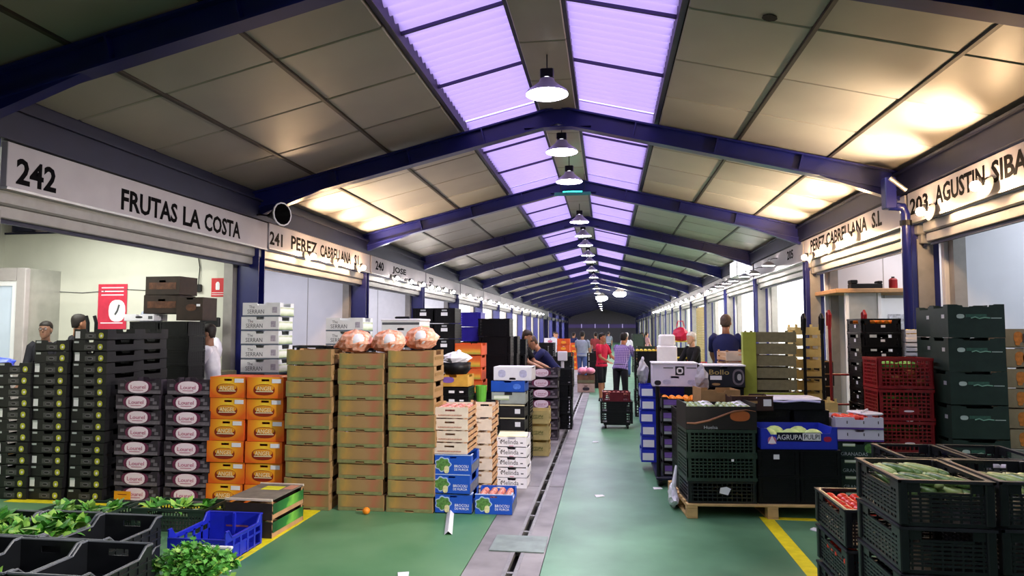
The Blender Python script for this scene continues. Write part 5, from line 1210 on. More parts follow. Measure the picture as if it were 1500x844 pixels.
kpa.part('foliage', g, m_leaf, stuff=True); kpa.part('stems', st, m_stem); kpa.part('root_tie', G().ell((0, 0, .035), (.07, .06, .035), 10, 6), mat('carrot_orange', '#c8813a', .6, var=.2), smooth=True)
kpa.put((-2.86, 4.52, 0), 0, 'bushy bunch of parsley on the floor before the blue crate', 'parsley')

# ------------------------------------------------------------------ litter on the floor
f_orange.put((-2.35, 6.55, 0), .4, 'single orange lying on the green floor before the brown boxes', 'orange')
cpz = Kind('corner_strip'); cpz.part('strip', G().poly([(-.035, 0, 0), (0, 0, .035), (.035, 0, 0), (-.035, .72, 0), (.0, .74, .035), (.035, .7, 0), (0, 0, .03), (.0, .73, .03)], [(0, 1, 4, 3), (1, 2, 5, 4), (0, 3, 7, 6), (2, 6, 7, 5), (0, 6, 1), (1, 6, 2), (3, 4, 7), (4, 5, 7)]), m_wht)
cpz.put((-1.40, 6.0, 0.002), .2, 'white folded corner strip lying on the floor before the blue boxes', 'strip')
lt = Kind('paper_scrap'); lt.part('scrap', G().poly([(-.06, -.03, .004), (.04, -.05, .01), (.07, .03, .003), (-.03, .04, .012), (-.06, -.03, .0), (.04, -.05, .0), (.07, .03, .0), (-.03, .04, .0)], [(0, 1, 2, 3), (7, 6, 5, 4), (0, 4, 5, 1), (1, 5, 6, 2), (2, 6, 7, 3), (3, 7, 4, 0)]), m_wht)
for (x, y, a, l) in ((-.2, 11.2, .2, 'white paper scrap on the green floor before the loaded cart'), (.55, 8.05, .5, 'white paper scrap beside the trolley wheel'), (1.85, 6.6, 1.1, 'white paper scrap on the floor before the pallet'), (-.1, 7.6, .7, 'small white scrap in the middle of the aisle'), (-1.5, 4.98, 2, 'thin pale scrap on the green floor near the drain')):
    lt.put((x, y, .001), a, l, 'paper scrap')
# ------------------------------------------------------------------ people
def person(label, loc, rz, h=1.74, lean=0.0, arms=((.25, .12, .4), (.25, .12, .4)), legs=((.0, .0), (.0, .0)), skin='#c08a6a', shirt=None, legsm=None, hair='#1d1613', sleeve='short', shorts=False, nod=0.0, turn=0.0, glasses=False, build=1.0, bald=False, detail=True, shoe='#2a2a2e', group=None):
    """arms: (swing forward, spread, elbow bend); legs: (swing forward, knee bend); faces -y before the turn rz"""
    S = h / 1.75; V = Vector
    ms = mat('skin_' + skin, skin, 0.5, var=.06, scale=10); mh = mat('hair_' + hair, hair, .6, var=.25, scale=40)
    root = link('person', None, None, loc, (0, 0, rz)); tag(root, label, 'person', group)
    sp = V((0, -math.sin(lean), math.cos(lean))); X = V((1, 0, 0)); fr = V((0, -math.cos(lean), -math.sin(lean)))
    n = 12
    def ring(c, rx, ry, u=X, v=fr, p=1.0): return [c + u * (rx * math.cos(2 * PI * j / n)) + v * (ry * math.sin(2 * PI * j / n)) for j in range(n)]
    hip0 = .93
    kn = []
    for (sw, kb_), q in zip(legs, (-1, 1)):
        H_ = V((q * .09, 0, hip0)); K = H_ + V((q * .01, -math.sin(sw), -math.cos(sw))) * .44; A = K + V((0, -math.sin(sw - kb_), -math.cos(sw - kb_))) * .42
        kn.append((H_, K, A))
    drop = min(a.z for _, _, a in kn) - .075
    kn = [tuple(p - V((0, 0, drop)) for p in t) for t in kn]
    P = V((0, 0, hip0 - drop))
    N_ = P + sp * .52; B = build
    body = G(); sh = G(); tr = G(); shoes = G(); hr = G(); eye = G()
    prof = [(-.06, .155, .10), (.03, .16, .108), (.14, .145, .105), (.26, .165, .115), (.38, .185, .115), (.46, .17, .09), (.505, .09, .06), (.53, .055, .05)]
    body.loft([ring(P + sp * a, rx * .93, ry * .93) for a, rx, ry in prof])
    sh.loft([ring(P + sp * a, rx * B, ry * B) for a, rx, ry in [(-.05, .172, .122), (-.03, .174, .124)] + prof[1:-1] + [(.515, .07, .06)]])
    # neck, head
    hd = V((0, -math.sin(lean * .45 + nod), math.cos(lean * .45 + nod)))
    Hc = N_ + hd * .165 + V((0, -.012, 0))
    body.loft([ring(N_ - sp * .03, .06, .058), ring(N_ + hd * .05, .052, .055), ring(N_ + hd * .1, .054, .06)])
    Rm = Matrix.Rotation(turn, 3, hd); hx = Rm @ X; hf = Rm @ (hd.cross(X) * -1); hf = -hf if hf.y > 0 and abs(turn) < 1.4 else hf
    def hp(x, y, z): return Hc + hx * x + hf * y + hd * z
    hrings = [(-.118, .018, .03, .055), (-.105, .04, .045, .04), (-.075, .058, .068, .022), (-.03, .068, .085, .008), (.01, .073, .092, .0), (.05, .075, .095, -.004), (.085, .064, .08, -.008), (.108, .04, .05, -.01), (.118, .012, .015, -.01)]
    body.loft([[hp(rx * math.cos(2 * PI * j / n), ry * math.sin(2 * PI * j / n) + oy, z) for j in range(n)] for z, rx, ry, oy in hrings])
    body.poly([hp(-.014, .085, -.035), hp(.014, .085, -.035), hp(0, .118, -.032), hp(0, .088, .015)], [(0, 1, 2), (0, 2, 3), (1, 3, 2), (0, 3, 1)])
    for q in (-1, 1):
        body.ell(hp(q * .074, -.005, -.01), (.012, .02, .03), 8, 5)
        eye.ell(hp(q * .03, .08, .012), (.012, .008, .007), 8, 4, 0); eye.ell(hp(q * .03, .087, .012), (.005, .004, .005), 6, 4, 1)
        eye.ell(hp(q * .03, .088, .03), (.018, .006, .004), 6, 4, 1)
    eye.ell(hp(0, .085, -.062), (.022, .006, .006), 8, 4, 2)
    if not bald:
        hr.loft([[hp(rx * math.cos(2 * PI * j / n), ry * math.sin(2 * PI * j / n) + oy, z) for j in range(n)] for z, rx, ry, oy in [(-.06, .05, .03, -.055), (-.02, .073, .06, -.035), (.03, .081, .083, -.022), (.06, .082, .1, -.008), (.09, .072, .092, -.008), (.118, .048, .06, -.012), (.13, .015, .02, -.012)]])
    else:
        hr.loft([[hp(rx * math.cos(2 * PI * j / n), ry * math.sin(2 * PI * j / n) + oy, z) for j in range(n)] for z, rx, ry, oy in [(-.06, .05, .03, -.055), (-.02, .073, .06, -.04), (.03, .079, .07, -.035), (.05, .06, .05, -.04)]])
    # arms and hands
    for (sw, ab, el), q in zip(arms, (-1, 1)):
        s0 = N_ - sp * .055 + X * (q * .165 * B); a = sw + lean * .35
        d1 = V((q * math.sin(ab), -math.sin(a) * math.cos(ab), -math.cos(a) * math.cos(ab)))
        e = s0 + d1 * .29; b = a + el
        d2 = V((q * math.sin(ab) * .3 - q * .12 * min(1, el), -math.sin(b), -math.cos(b))).normalized(); w = e + d2 * .25
        body.tube([s0, s0 + d1 * .14, e, e + d2 * .09, w, w + d2 * .03], [.05, .045, .038, .038, .027, .026], 8)
        if sleeve == 'short': sh.tube([s0 - d1 * .03 - X * q * .04, s0 + d1 * .03, s0 + d1 * .12, s0 + d1 * .22], [.06, .07, .064, .062], 10)
        else: sh.tube([s0 - d1 * .03 - X * q * .04, s0 + d1 * .03, s0 + d1 * .12, e, e + d2 * .1, w - d2 * .01], [.06, .07, .062, .053, .046, .038], 10)
        sd = d2.cross(X).normalized(); pl = X * 1.0   # palm plane
        body.loft([[w + d2 * t + pl * (.034 * k_ * ca) + sd * (.014 * sa) for ca, sa in [(math.cos(2 * PI * j / 8), math.sin(2 * PI * j / 8)) for j in range(8)]] for t, k_ in ((.0, .75), (.03, 1.0), (.065, 1.1), (.09, 1.05))])
        for f_, (off, L) in enumerate(((-.028, .066), (-.01, .078), (.01, .074), (.028, .058))):
            b0 = w + d2 * .085 + pl * off; b1 = b0 + d2 * L * .45 + sd * .006; b2 = b1 + (d2 * .7 + sd * .6).normalized() * L * .33; b3 = b2 + (d2 * .3 + sd * .9).normalized() * L * .25
            body.tube([b0, b1, b2, b3], [.0095, .009, .008, .006], 5)
        t0 = w + d2 * .03 - pl * (q * .03); body.tube([t0, t0 - pl * (q * .022) + d2 * .028 + sd * .01, t0 - pl * (q * .024) + d2 * .055 + sd * .022], [.012, .0105, .007], 5)
    # legs
    tr.loft([ring(P + sp * .05, .158 * B, .112 * B, X, fr), ring(P - V((0, 0, .03)), .168, .118), ring(P - V((0, 0, .10)), .165, .112)])
    for (H_, K, A), q in zip(kn, (-1, 1)):
        body.tube([H_, H_.lerp(K, .5), K, K.lerp(A, .35), A, A - V((0, 0, .04))], [.078, .068, .052, .054, .034, .034], 10)
        end = [K.lerp(A, .06)] if shorts else [K, K.lerp(A, .4), A.lerp(K, .02)]
        tr.tube([H_ + V((0, 0, .03)), H_.lerp(K, .3), H_.lerp(K, .7)] + end, [.092, .092, .078] + ([.078] if shorts else [.068, .064, .056]), 10)
        f0 = A + V((0, 0, -.045))
        shoes.loft([[f0 + V((.04 * k_ * math.cos(2 * PI * j / 10), .0 + oy + ry * math.sin(2 * PI * j / 10), z)) for j in range(10)] for z, k_, ry, oy in ((-.03, 1.05, .125, -.055), (.0, 1.05, .125, -.055), (.03, .95, .085, -.025), (.06, .85, .045, .0))])
    MS = Matrix.Scale(S, 4)
    for g in (body, sh, tr, shoes, hr, eye): g.xf(MS)
    link('body', body.mesh('body', ms, True), root)
    link('shirt', sh.mesh('shirt', shirt, True), root); link('shorts' if shorts else 'trousers', tr.mesh('trousers', legsm, True), root)
    link('shoes', shoes.mesh('shoes', mat('shoe_' + shoe, shoe, .5), True), root); link('hair', hr.mesh('hair', mh, True), root)
    link('eyes_and_mouth', eye.mesh('eyes_and_mouth', [m_wht, m_inkb, mat('lip_rose', '#8a4a42', .5, var=0)]), root)
    if glasses:
        gg = G()
        for q in (-1, 1): gg.lathe([(.022, -.003), (.022, .003), (.018, .003), (.018, -.003)], 12, cap=False)
        gl_ = G()
        for q in (-1, 1):
            c = [hp(q * .03 + .021 * math.cos(a), .096, .01 + .016 * math.sin(a)) for a in [2 * PI * j / 10 for j in range(11)]]; gl_.tube(c, .0025, 4)
        gl_.tube([hp(-.01, .097, .014), hp(.01, .097, .014)], .0025, 4); gl_.xf(MS)
        link('glasses', gl_.mesh('glasses', m_inkb), root)
    return root

def plaid():
    m = bpy.data.materials.new('violet_plaid_cloth'); m.use_nodes = True; nt = m.node_tree; N = nt.nodes; L = nt.links; b = N['Principled BSDF']; b.inputs['Roughness'].default_value = .8
    tc = N.new('ShaderNodeTexCoord'); outs = []
    for ax, sc in (('X', 9), ('Z', 8)):
        w = N.new('ShaderNodeTexWave'); w.bands_direction = ax; w.inputs['Scale'].default_value = sc; L.new(tc.outputs['Object'], w.inputs['Vector'])
        r = N.new('ShaderNodeMath'); r.operation = 'GREATER_THAN'; r.inputs[1].default_value = .86; L.new(w.outputs['Fac'], r.inputs[0]); outs.append(r)
    mx = N.new('ShaderNodeMath'); mx.operation = 'MAXIMUM'; L.new(outs[0].outputs[0], mx.inputs[0]); L.new(outs[1].outputs[0], mx.inputs[1])
    c = N.new('ShaderNodeMixRGB'); c.inputs[1].default_value = lin('#5f4596'); c.inputs[2].default_value = lin('#b9a6d6'); L.new(mx.outputs[0], c.inputs[0]); L.new(c.outputs[0], b.inputs['Base Color'])
    return m
cl = lambda n, c: mat('cloth_' + n, c, .8, var=.12, scale=12, spec=.2)
c_red, c_gry, c_blk, c_navy, c_wht, c_jean, c_dk = cl('red', '#cf2747'), cl('grey', '#858a98'), cl('black', '#16161a'), cl('navy', '#20244f'), cl('white', '#d8d6dc'), cl('denim', '#4a5a8a'), cl('dark', '#1f1e24')
person('man in a red polo shirt and dark shorts beside the plaid-shirted man', (-.14, 17.75, 0), math.radians(55), 1.74, .03, ((.35, .1, .75), (.45, .12, .6)), ((.06, .05), (-.08, .05)), '#b5795a', c_red, c_dk, shorts=True, turn=.1, build=1.12)
person('man in a violet plaid shirt leaning forward over the crates, seen from behind', (.30, 16.0, 0), math.radians(150), 1.78, .30, ((.5, .1, .5), (.55, .12, .6)), ((.1, .08), (-.05, .05)), '#a9704f', plaid(), c_dk, build=1.12)
person('man in a grey T-shirt and jeans seen from behind, far in the aisle', (-.85, 23.8, 0), PI - .2, 1.78, .05, skin='#b98767', shirt=c_gry, legsm=c_jean, build=1.15)
person('young man in a black T-shirt bending over black crates at the left', (-1.72, 12.95, 0), math.radians(80), 1.84, .28, ((.5, .1, .6), (.5, .1, .6)), ((.05, .05), (-.05, .05)), '#b98767', c_blk, c_dk, hair='#33271f', nod=.2)
person('man in a navy shirt bent far over beside the man in black', (-1.0, 13.55, 0), math.radians(-75), 1.86, .7, ((.5, .1, .5), (.5, .1, .5)), ((.05, .05), (-.05, .05)), '#b98767', c_navy, c_jean, hair='#4a3a30', nod=.3)
person('man in a dark navy shirt at the right stall, back to the camera', (1.86, 11.2, .2), math.radians(165), 1.86, .08, ((.4, .12, .7), (.4, .12, .7)), skin='#a9765a', shirt=c_navy, legsm=c_dk, hair='#5a4a40', build=1.1)
person('white-haired person in black beside the man in navy at right', (1.78, 14.3, 0), math.radians(-60), 1.78, .15, ((.5, .1, .6), (.5, .1, .6)), skin='#caa084', shirt=c_blk, legsm=c_dk, hair='#d9d6d2', sleeve='long')
dk2 = Kind('step_platform'); dk2.part('top', G().bbox(-.35, .35, -.3, .3, .16, .2, .006), m_pallet)
for q in (-1, 1): dk2.part('side_panel', G().box(q * .32 - .015, q * .32 + .015, -.28, .28, 0, .16), m_pallet)
dk2.put((1.86, 11.2, 0), 0, 'low wooden step under the man in navy at the right stall', 'platform')
# first left stall
person('man with glasses in dark clothes behind the middle stack of black trays', (-8.15, 9.0, .14), .35, 1.80, 0, skin='#7d5a48', shirt=c_dk, legsm=c_dk, glasses=True, sleeve='long')
person('man with short black hair behind the tallest stack of black trays', (-7.58, 8.9, .14), math.radians(150), 1.90, .05, skin='#9a6a50', shirt=c_dk, legsm=c_dk, sleeve='long')
person('man in a white T-shirt stooping right of the dark crate stack', (-5.55, 9.1, 0), math.radians(-70), 1.90, .12, ((.4, .1, .5), (.4, .1, .5)), skin='#8f6752', shirt=c_wht, legsm=c_dk)
dkb = Kind('duckboard'); dm = G().bbox(-.7, .7, -.045, .045, .1, .138, .005).mesh('plank', m_pallet); jm = G().bbox(-.04, .04, -.35, .35, 0, .1, .005).mesh('joist', m_pallet)
for q in range(6): dkb.part('plank', dm, None, (0, -.3 + .12 * q, 0))
for q in (-.6, 0, .6): dkb.part('joist', jm, None, (q, 0, 0))
dkb.put((-7.86, 8.92, 0), 0, 'wooden duckboard under the two men behind the black trays', 'duckboard')
bp_ = Kind('step_platform'); bp_.part('top', G().bbox(-.4, .4, -.3, .3, .56, .60, .008), m_pallet)
for q in (-1, 1): bp_.part('side_panel', G().box(q * .38 - .015, q * .38 + .015, -.28, .28, 0, .56), m_pallet)
bp_.put((-6.9, 9.55, 0), 0, 'wooden platform carrying the person behind the brown cartons', 'platform')
person('man in a grey shirt standing raised behind the brown cartons', (-6.88, 9.5, .60), math.radians(100), 1.78, .05, skin='#8f6752', shirt=c_gry, legsm=c_dk)
# people far along the aisle
fp = [(-2.2, 30, .3, c_wht, c_jean, '#3a2a20', 'person in a pale shirt far down the hall at the left edge of the aisle'),
      (-1.6, 33, 2.6, c_navy, c_dk, '#201814', 'person in navy far down the hall beyond the man in grey'),
      (-.5, 31, 3.3, cl('brick', '#8a3a3a'), c_dk, '#241a14', 'person in a brick red shirt behind the man in the grey T-shirt'),
      (.75, 27, 3.0, c_wht, c_jean, '#cfcac4', 'white-haired person in a white shirt behind the man in red'),
      (1.5, 31, 1.0, c_dk, c_dk, '#1b1512', 'person in dark clothes beyond the plaid-shirted man'),
      (2.0, 36, 2.0, cl('rose', '#b98a90'), c_jean, '#2a1f1a', 'person in a rose shirt far off at the right of the aisle'),
      (-2.9, 38, .8, cl('sky', '#8fa6cf'), c_jean, '#2a1f1a', 'person in a sky blue shirt far off at the left stalls'),
      (.1, 44, 3.1, c_gry, c_dk, '#2a1f1a', 'grey-shirted person in the middle of the far aisle')]
for (x, y, rz, s_, l_, hc, lab) in fp: person(lab, (x, y, 0), rz, 1.72, .05, shirt=s_, legsm=l_, hair=hc)

# ------------------------------------------------------------------ first left stall: office booth, poster, fire sign, cable, table
ob = Kind('office_booth')
ob.part('frame', G().bbox(-.08, .08, -.05, .05, 0, 2.78, .01).box(-1.6, -.08, -.05, .05, 2.58, 2.78).box(-1.6, -.08, -.05, .05, 0, 1.0), mat('pinkish_grey_frame', '#b0a8a8', .45, .1, var=.05))
ob.part('inner_frame', G().box(-1.5, -.16, -.03, .03, 2.5, 2.58).box(-.16, -.08, -.03, .03, 1.0, 2.58), m_wht)
ob.part('glass', G().box(-1.6, -.16, -.006, .006, 1.0, 2.5), mat('milky_blue_glass', '#c9d6ea', .2, var=.04, scale=3, spec=.5)); ob.part('sill', G().box(-1.6, -.08, -.08, .05, .97, 1.0), m_wht)
ob.part('side_wall', G().box(.0, .06, .05, .8, 0, 2.78), m_alu)
ob.put((-9.08, 9.55, 0), 0, 'glazed office booth with pinkish frame at the left picture edge', 'booth')
tbk = Kind('table'); tbk.part('top', G().bbox(-.6, .6, -.3, .3, 1.24, 1.28, .008), m_alu)
lgm = G().box(-.025, .025, -.025, .025, 0, 1.24).mesh('leg', m_jamb)
for qx in (-.55, .55):
    for qy in (-.25, .25): tbk.part('leg', lgm, None, (qx, qy, 0))
tbk.put((-8.0, 7.7, 0), 0, 'narrow high table carrying a blue bag at the left picture edge', 'table')
bg = Kind('blue_bag'); g = G()
g.crumple((0, 0, .09), (.36, .18, .095), .15, 16, 8)
bg.part('cloth', g, mat('bright_blue_film', '#2b47c8', .35, var=.2, scale=9, spec=.5)); bg.part('fold', G().tube([(-.28, -.1, .08), (0, -.12, .13), (.25, -.08, .08)], .015, 6), mat('bright_blue_film'))
bg.put((-7.72, 7.65, 1.285), 0, 'crumpled bright blue bag on the high table at left edge', 'bag')
YP = YF[2] + YOFF[-1] + .16 - .24        # face of the partition behind the first left stall
po = Kind('poster'); po.part('sheet', G().box(-.26, .26, -.006, 0, 0, .74), mat('poster_red', '#c43048', .5, var=.1)); po.part('white_disc', oval(.3, .36, 18), m_wht, loc=(.09, -.006, .3)); po.part('grey_figure', G().tube([(-.04, 0, -.06), (0, 0, .0), (.03, 0, .1)], .015, 6), m_inkg, loc=(.1, -.009, .3))
for z in (.68, .62, .56, .1): po.part('text_line', plate(.4, .016), m_pink, loc=(0, -.006, z))
po.put((-8.05, YP - .008, 1.82), 0, 'red poster with white disc on the cream partition wall', 'poster')
fe = Kind('fire_sign'); fe.part('plate', G().box(-.11, .11, -.006, 0, 0, .3), mat('sign_red', '#c0262c', .45, var=.03)); fe.part('white_symbol', G().lathe([(.03, 0), (.035, .02), (.035, .1), (.015, .13)], 10, c=(0, 0, .09)).xf(Matrix.Scale(.1, 4, (0, 1, 0))), m_wht, loc=(0, -.008, .02)); fe.part('white_border', G().box(-.1, .1, -.008, -.006, .06, .068).box(-.1, .1, -.008, -.006, .028, .036), m_wht)
fe.put((-6.2, YP, 2.34), 0, 'red fire extinguisher sign on the cream partition wall', 'sign')
cbk = Kind('wall_socket'); cbk.part('box', G().bbox(-.05, .05, -.06, 0, 0, .12, .01), m_black); cbk.part('cable', G().tube([(0, -.03, .12), (.01, -.02, .4), (-.03, -.02, .6), (.02, -.02, .9)], .008, 5), m_black)
cbk.put((-6.52, YP, 2.42), 0, 'black socket with cable on the cream partition wall', 'socket')
cpk = Kind('cable'); cpk.part('run', G().tube([(-9.4, YP - .01, 2.46), (-8.6, YP - .01, 2.42), (-7.8, YP - .01, 2.47), (-7.2, YP - .01, 2.44)], .006, 5), m_inkg); cpk.part('clip', G().cbox((-8.2, YP - .012, 2.445), (.02, .02, .02)), m_inkg)
cpk.put((0, 0, 0), 0, 'thin grey cable sagging across the cream partition wall', 'cable')
vp = Kind('wall_pipe'); vp.part('pipe', G().tube([(0, 0, 0), (0, 0, 2.95), (-.25, 0, 2.99)], .014, 6), m_black); vp.part('clip', G().cbox((0, .02, 1.6), (.05, .03, .03)), m_black)
vp.put((-6.02, YP - .04, 0), 0, 'thin black pipe at the right end of the cream partition', 'pipe')
hk = Kind('scale'); hk.part('column', G().tube([(0, 0, 1.0), (0, 0, 1.85)], .02, 8), m_jamb); hk.part('display', G().bbox(-.16, .16, -.03, .03, 1.85, 2.0, .01), m_black); hk.part('base', G().bbox(-.25, .25, -.25, .25, 0, 1.0, .01), m_alu); hk.part('bag', G().ell((.12, -.05, 1.5), (.12, .1, .2), 8, 6), m_film, smooth=True); hk.part('yellow_pan', G().bbox(-.1, .35, -.26, .2, 1.0, 1.18, .01), m_olive)
hk.put((-6.12, 9.9, 0), 0, 'weighing scale with black display before the cream partition', 'scale')
rk = Kind('hand_truck')
for q in (-1, 1): rk.part('grip', G().tube([(q * .06, 0, 0), (q * .06, 0, 1.9), (q * .06 - .03, 0, 1.99)], .022, 8), m_black)
rk.part('cross_bar', G().tube([(-.06, 0, 1.2), (.06, 0, 1.2)], .014, 6), m_black)
rk.put((-6.75, 8.2, 0.0), 0, 'dark hand truck grips before the red poster', 'hand truck')

# second right stall: kiosk with things on its roof
ki = Kind('kiosk'); fm_ = m_bright
ki.part('wall_panel', G().bbox(-.55, .8, -.05, .05, 0, .95, .01), fm_); ki.part('roof', G().bbox(-.75, .9, -.15, 1.2, 2.5, 2.58, .01), m_wood2)
for q in (-.52, .05, .78): ki.part('post', G().bbox(q - .03, q + .03, -.04, .04, .95, 2.5, .005), m_wht)
ki.part('pane', G().box(.08, .75, -.01, .01, .95, 2.4), mat('pale_window_glow', '#f1f4fb', .2, var=.05, scale=2, spec=.5)); ki.part('pane', G().box(-.49, .02, -.01, .01, .95, 2.5), m_alu); ki.part('picture', G().box(.2, .5, -.03, -.02, 1.4, 2.1), mat('window_picture', '#8d8f9c', .5, var=.4, scale=14, col2='#e3e6f2'))
ki.put((5.0, 13.6, 0), 0, 'white glazed kiosk inside the second right stall', 'kiosk')
tl = Kind('telescopic_case'); tl.part('case', G().bbox(-.28, .28, -.1, .1, 0, .1, .01), m_black); tl.part('raised_end', G().bbox(-.28, -.16, -.1, .1, .1, .17, .01), m_black); tl.part('raised_end', G().bbox(.2, .28, -.1, .1, .1, .15, .01), m_black)
tl.put((4.85, 13.7, 2.58), .0, 'long black case on the kiosk roof', 'case')
rc = Kind('red_can'); rc.part('body', G().lathe([(.07, 0), (.075, .02), (.075, .17), (.05, .2)], 12), m_red); rc.part('cap', G().lathe([(.03, .2), (.03, .23)], 8), m_inkb)
rc.put((5.35, 13.7, 2.58), 0, 'red can on the kiosk roof', 'can')

# ------------------------------------------------------------------ goods along the hall beyond the first stacks
def far_crates(kind, x, y, n, h, w, d, desc, where, group):
    stack(kind, x, y, 0, n, h, desc, where, 'crate', group, d)
kf = k_lat('plastic_crate', .56, .4, .27, m_black, nh=3, nv=6, solid=.7)
kfg = k_lat('plastic_crate', .56, .4, .27, m_dg, nh=3, nv=6, solid=.7)
kfw = Kind('box'); kfw.part('body', tray(.5, .4, .24, side=1.0, slot=(.09, .025, .18)), m_whc); kfw.part('print', oval(.2, .1), m_rose, loc=(0, -.2, .1))
kfo = Kind('box'); kfo.part('body', tray(.5, .4, .24, side=1.0, slot=(.09, .025, .18)), m_orb); kfo.part('print', oval(.2, .1), m_amber, loc=(0, -.2, .1))
# loaded cart in the aisle
kcr = k_lat('plastic_crate', .58, .42, .2, m_black, nh=3, nv=9, solid=.6)
krc = k_lat('plastic_crate', .5, .4, .17, mat('dark_red_plastic', '#5d1620', .4, var=.15), nh=3, nv=9, solid=.5)
dol = Kind('dolly'); dol.part('deck', G().bbox(-.24, .24, -.2, .2, .07, .1, .008), m_black)
wm_ = G().tube([(-.015, 0, 0), (.015, 0, 0)], .035, 10).mesh('wheel', m_black)
for qx in (-.2, .2):
    for qy in (-.15, .15): dol.part('wheel', wm_, None, (qx, qy, .035))
dol.put((.16, 12.95, 0), .03, 'small black dolly under the loaded crates in the aisle', 'dolly')
for i in range(2): kcr.put((.16, 12.95, .1 + .2 * i), .03, 'black crate on the dolly in the aisle, %s' % ['lower', 'upper'][i], 'crate')
krc.put((.16, 12.95, .5), .03, 'dark red crate of red fruit topmost on the aisle dolly', 'crate')
fill(f_apple, .16, 12.95, .59, .48, .38, .036, 26, 'red and yellow apple heaped on the aisle dolly', 'apple', 'apples on the aisle dolly')
# pinkish stack beyond on the floor
kfp = Kind('box'); kfp.part('body', tray(.5, .4, .25, side=1.0, slot=(.1, .03, .18)), mat('pinkish_card', '#b79a92', .55, var=.15)); kfp.part('print', oval(.2, .1), m_plum, loc=(0, -.2, .1))
kfp2 = Kind('box'); kfp2.part('body', tray(.5, .4, .24, side=.8), mat('olive_red_card', '#6b4a38', .55, var=.3)); kfp2.part('green_band', plate(.48, .08), m_olive, loc=(0, -.2, .06))
kfp.put((-.62, 20.3, 0), .03, 'pinkish carton on the aisle floor beyond the drain', 'box'); kfp2.put((-.62, 20.3, .255), 0, 'brownish box on the pinkish carton in the aisle', 'box')
pbag = Kind('pink_bag'); pbag.part('film', G().ell((-.1, 0, .1), (.16, .18, .11), 10, 6).ell((.12, .0, .1), (.15, .18, .1), 10, 6), mat('pink_film', '#e08aa2', .4, var=.3, scale=12), smooth=True); pbag.part('knot', G().ell((0, 0, .21), (.03, .03, .03), 6, 4), m_pink)
pbag.put((-.62, 20.5, .5), 0, 'pink wrapped bag on the brownish box in the aisle', 'bag')
stack(kf, -.35, 21.6, 0, 4, .274, 'black crate', 'behind the man in red at the aisle', 'crate', 'black crates behind the man in red', .4)
# left side rows
gL = 'black crates along the left side'
for j, (x, y, n_, kk, w_) in enumerate([(-1.2, 12.0, 4, kf, 'before the bending men'), (-.92, 12.6, 4, kf, 'by the aisle before the bending men'), (-1.75, 12.3, 6, kf, 'left of the bending man in black'), (-2.4, 12.6, 6, kf, 'under the bright left stall'), (-3.0, 12.2, 6, kfg, 'against the left stall front'), (-1.3, 15.2, 4, kf, 'beyond the bending men'), (-2.0, 15.8, 5, kfg, 'further left beyond the bending men'), (-1.2, 18.4, 4, kf, 'left of the man in red'), (-1.9, 18.8, 5, kf, 'left along the hall near the third sign'), (-1.35, 22.0, 4, kfg, 'left of the man in grey'), (-2.1, 24.0, 5, kf, 'left near the fourth sign'), (-2.9, 17.2, 5, kfg, 'far left below the third sign')]):
    far_crates(kk, x, y, n_, .273, .56, .4, ('dark green crate' if kk is kfg else 'black crate'), w_, gL)
gW = 'white cartons along the left side'
for (x, y, n_, kk, w_) in [(-2.7, 20.5, 6, kfw, 'below the fourth left sign'), (-1.7, 27.0, 6, kfo, 'left in the far aisle'), (-2.4, 29.0, 6, kfw, 'left in the far aisle'), (-1.5, 31.5, 5, kfo, 'at the far left aisle edge')]:
    stack(kk, x, y, 0, n_, .246, 'white carton with rose print' if kk is kfw else 'orange carton with amber print', w_, 'box', gW, .4)
sdt = Kind('support_stand'); sdt.part('pole', G().tube([(0, 0, 0), (0, 0, 1.25)], .03, 8), m_whc); sdt.part('head', G().bbox(-.09, .09, -.05, .05, 1.22, 1.4, .01), m_whc); sdt.part('foot', G().bbox(-.15, .15, -.15, .15, 0, .03, .005), m_whc)
sdt.put((-.84, 13.05, 0), 0, 'white pole stand beside the bent man in navy', 'stand')
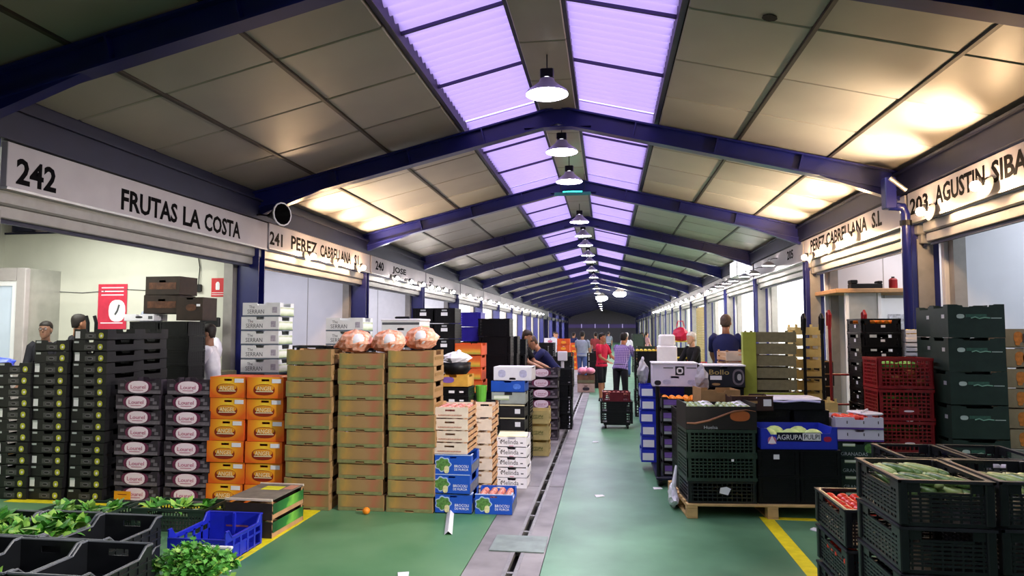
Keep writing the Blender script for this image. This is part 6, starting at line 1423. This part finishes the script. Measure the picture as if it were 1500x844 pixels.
# right side rows
gR = 'crates along the right side'
for (x, y, n_, kk, w_) in [(.85, 14.6, 5, kf, 'under yellow fruit right of the plaid-shirted man'), (1.45, 12.2, 3, kf, 'before the man in navy at right'), (2.05, 12.1, 4, kf, 'between man in navy and olive crates'), (2.7, 12.4, 4, kfg, 'below the man in navy at right'), (1.3, 15.8, 3, kfg, 'beyond the yellow fruit stack'), (1.7, 17.5, 5, kf, 'beyond the white-haired person'), (1.1, 19.0, 5, kfg, 'right along the aisle, further off'), (2.3, 20.0, 5, kfo, 'in orange below the dish lamps'), (1.5, 23.5, 5, kfo, 'in orange far along the right side'), (2.2, 26.5, 6, kfw, 'in white far along the right side'), (3.1, 16.0, 5, kf, 'against the right stall front'), (1.35, 30.0, 6, kfg, 'far right of the aisle')]:
    nm = {kf: 'black crate', kfg: 'dark green crate', kfo: 'orange carton', kfw: 'white carton'}[kk]
    stack(kk, x, y, 0, n_, .273 if kk in (kf, kfg) else .246, nm, w_, 'box' if kk in (kfo, kfw) else 'crate', gR, .4)
fill(f_lemon, .85, 14.8, 4 * .273 + .25, .5, .38, .036, 28, 'yellow fruit heaped on the crates right of the plaid shirt', 'fruit', 'yellow fruit right of the plaid shirt')
ws = Kind('wrapped_stack'); ws.part('film', G().bbox(-.18, .18, -.17, .17, .06, 1.5, .02), mat('bright_white_film', '#f4f2f6', .3, var=.04, scale=8, bump=.2)); ws.part('top_sheet', G().bbox(-.15, .15, -.14, .14, 1.5, 1.72, .03), mat('bright_white_film')); ws.part('base', G().bbox(-.2, .2, -.2, .2, 0, .06, .01), m_pallet)
ws.put((1.15, 13.6, 0), 0, 'tall stack wrapped in bright white film right of the yellow fruit', 'stack')
yr = Kind('display_rack')
for q in (-1, 1):
    yr.part('post', G().box(q * .3 - .015, q * .3 + .015, -.015, .015, 0, 1.6), mat('yellow_frame', '#d9c341', .5, var=.05))
for z in (.9, 1.2, 1.55): yr.part('shelf', G().box(-.3, .3, -.03, .3, z, z + .025), mat('yellow_frame'))
yr.part('greens', G().ell((0, .15, 1.05), (.25, .12, .12), 10, 6), m_leaf[1], smooth=True)
yr.put((1.52, 15.0, 0), 0, 'yellow framed rack with greens left of the white-haired person', 'rack')
rb_ = Kind('red_bag'); rb_.part('bag', G().crumple((0, 0, .13), (.17, .12, .15), .15, 12, 7), mat('crimson_bag', '#c9204a', .4, var=.15)); rb_.part('handle', G().tube([(-.08, 0, .3), (-.05, 0, .42), (.05, 0, .42), (.08, 0, .3)], .012, 6), mat('crimson_bag'))
rb_.put((1.56, 15.0, 1.575), 0, 'crimson bag on the yellow framed rack', 'bag')
rb_.put((1.68, 12.4, 3 * .273), .4, 'crimson bag on the black crates before the white-haired person', 'bag')
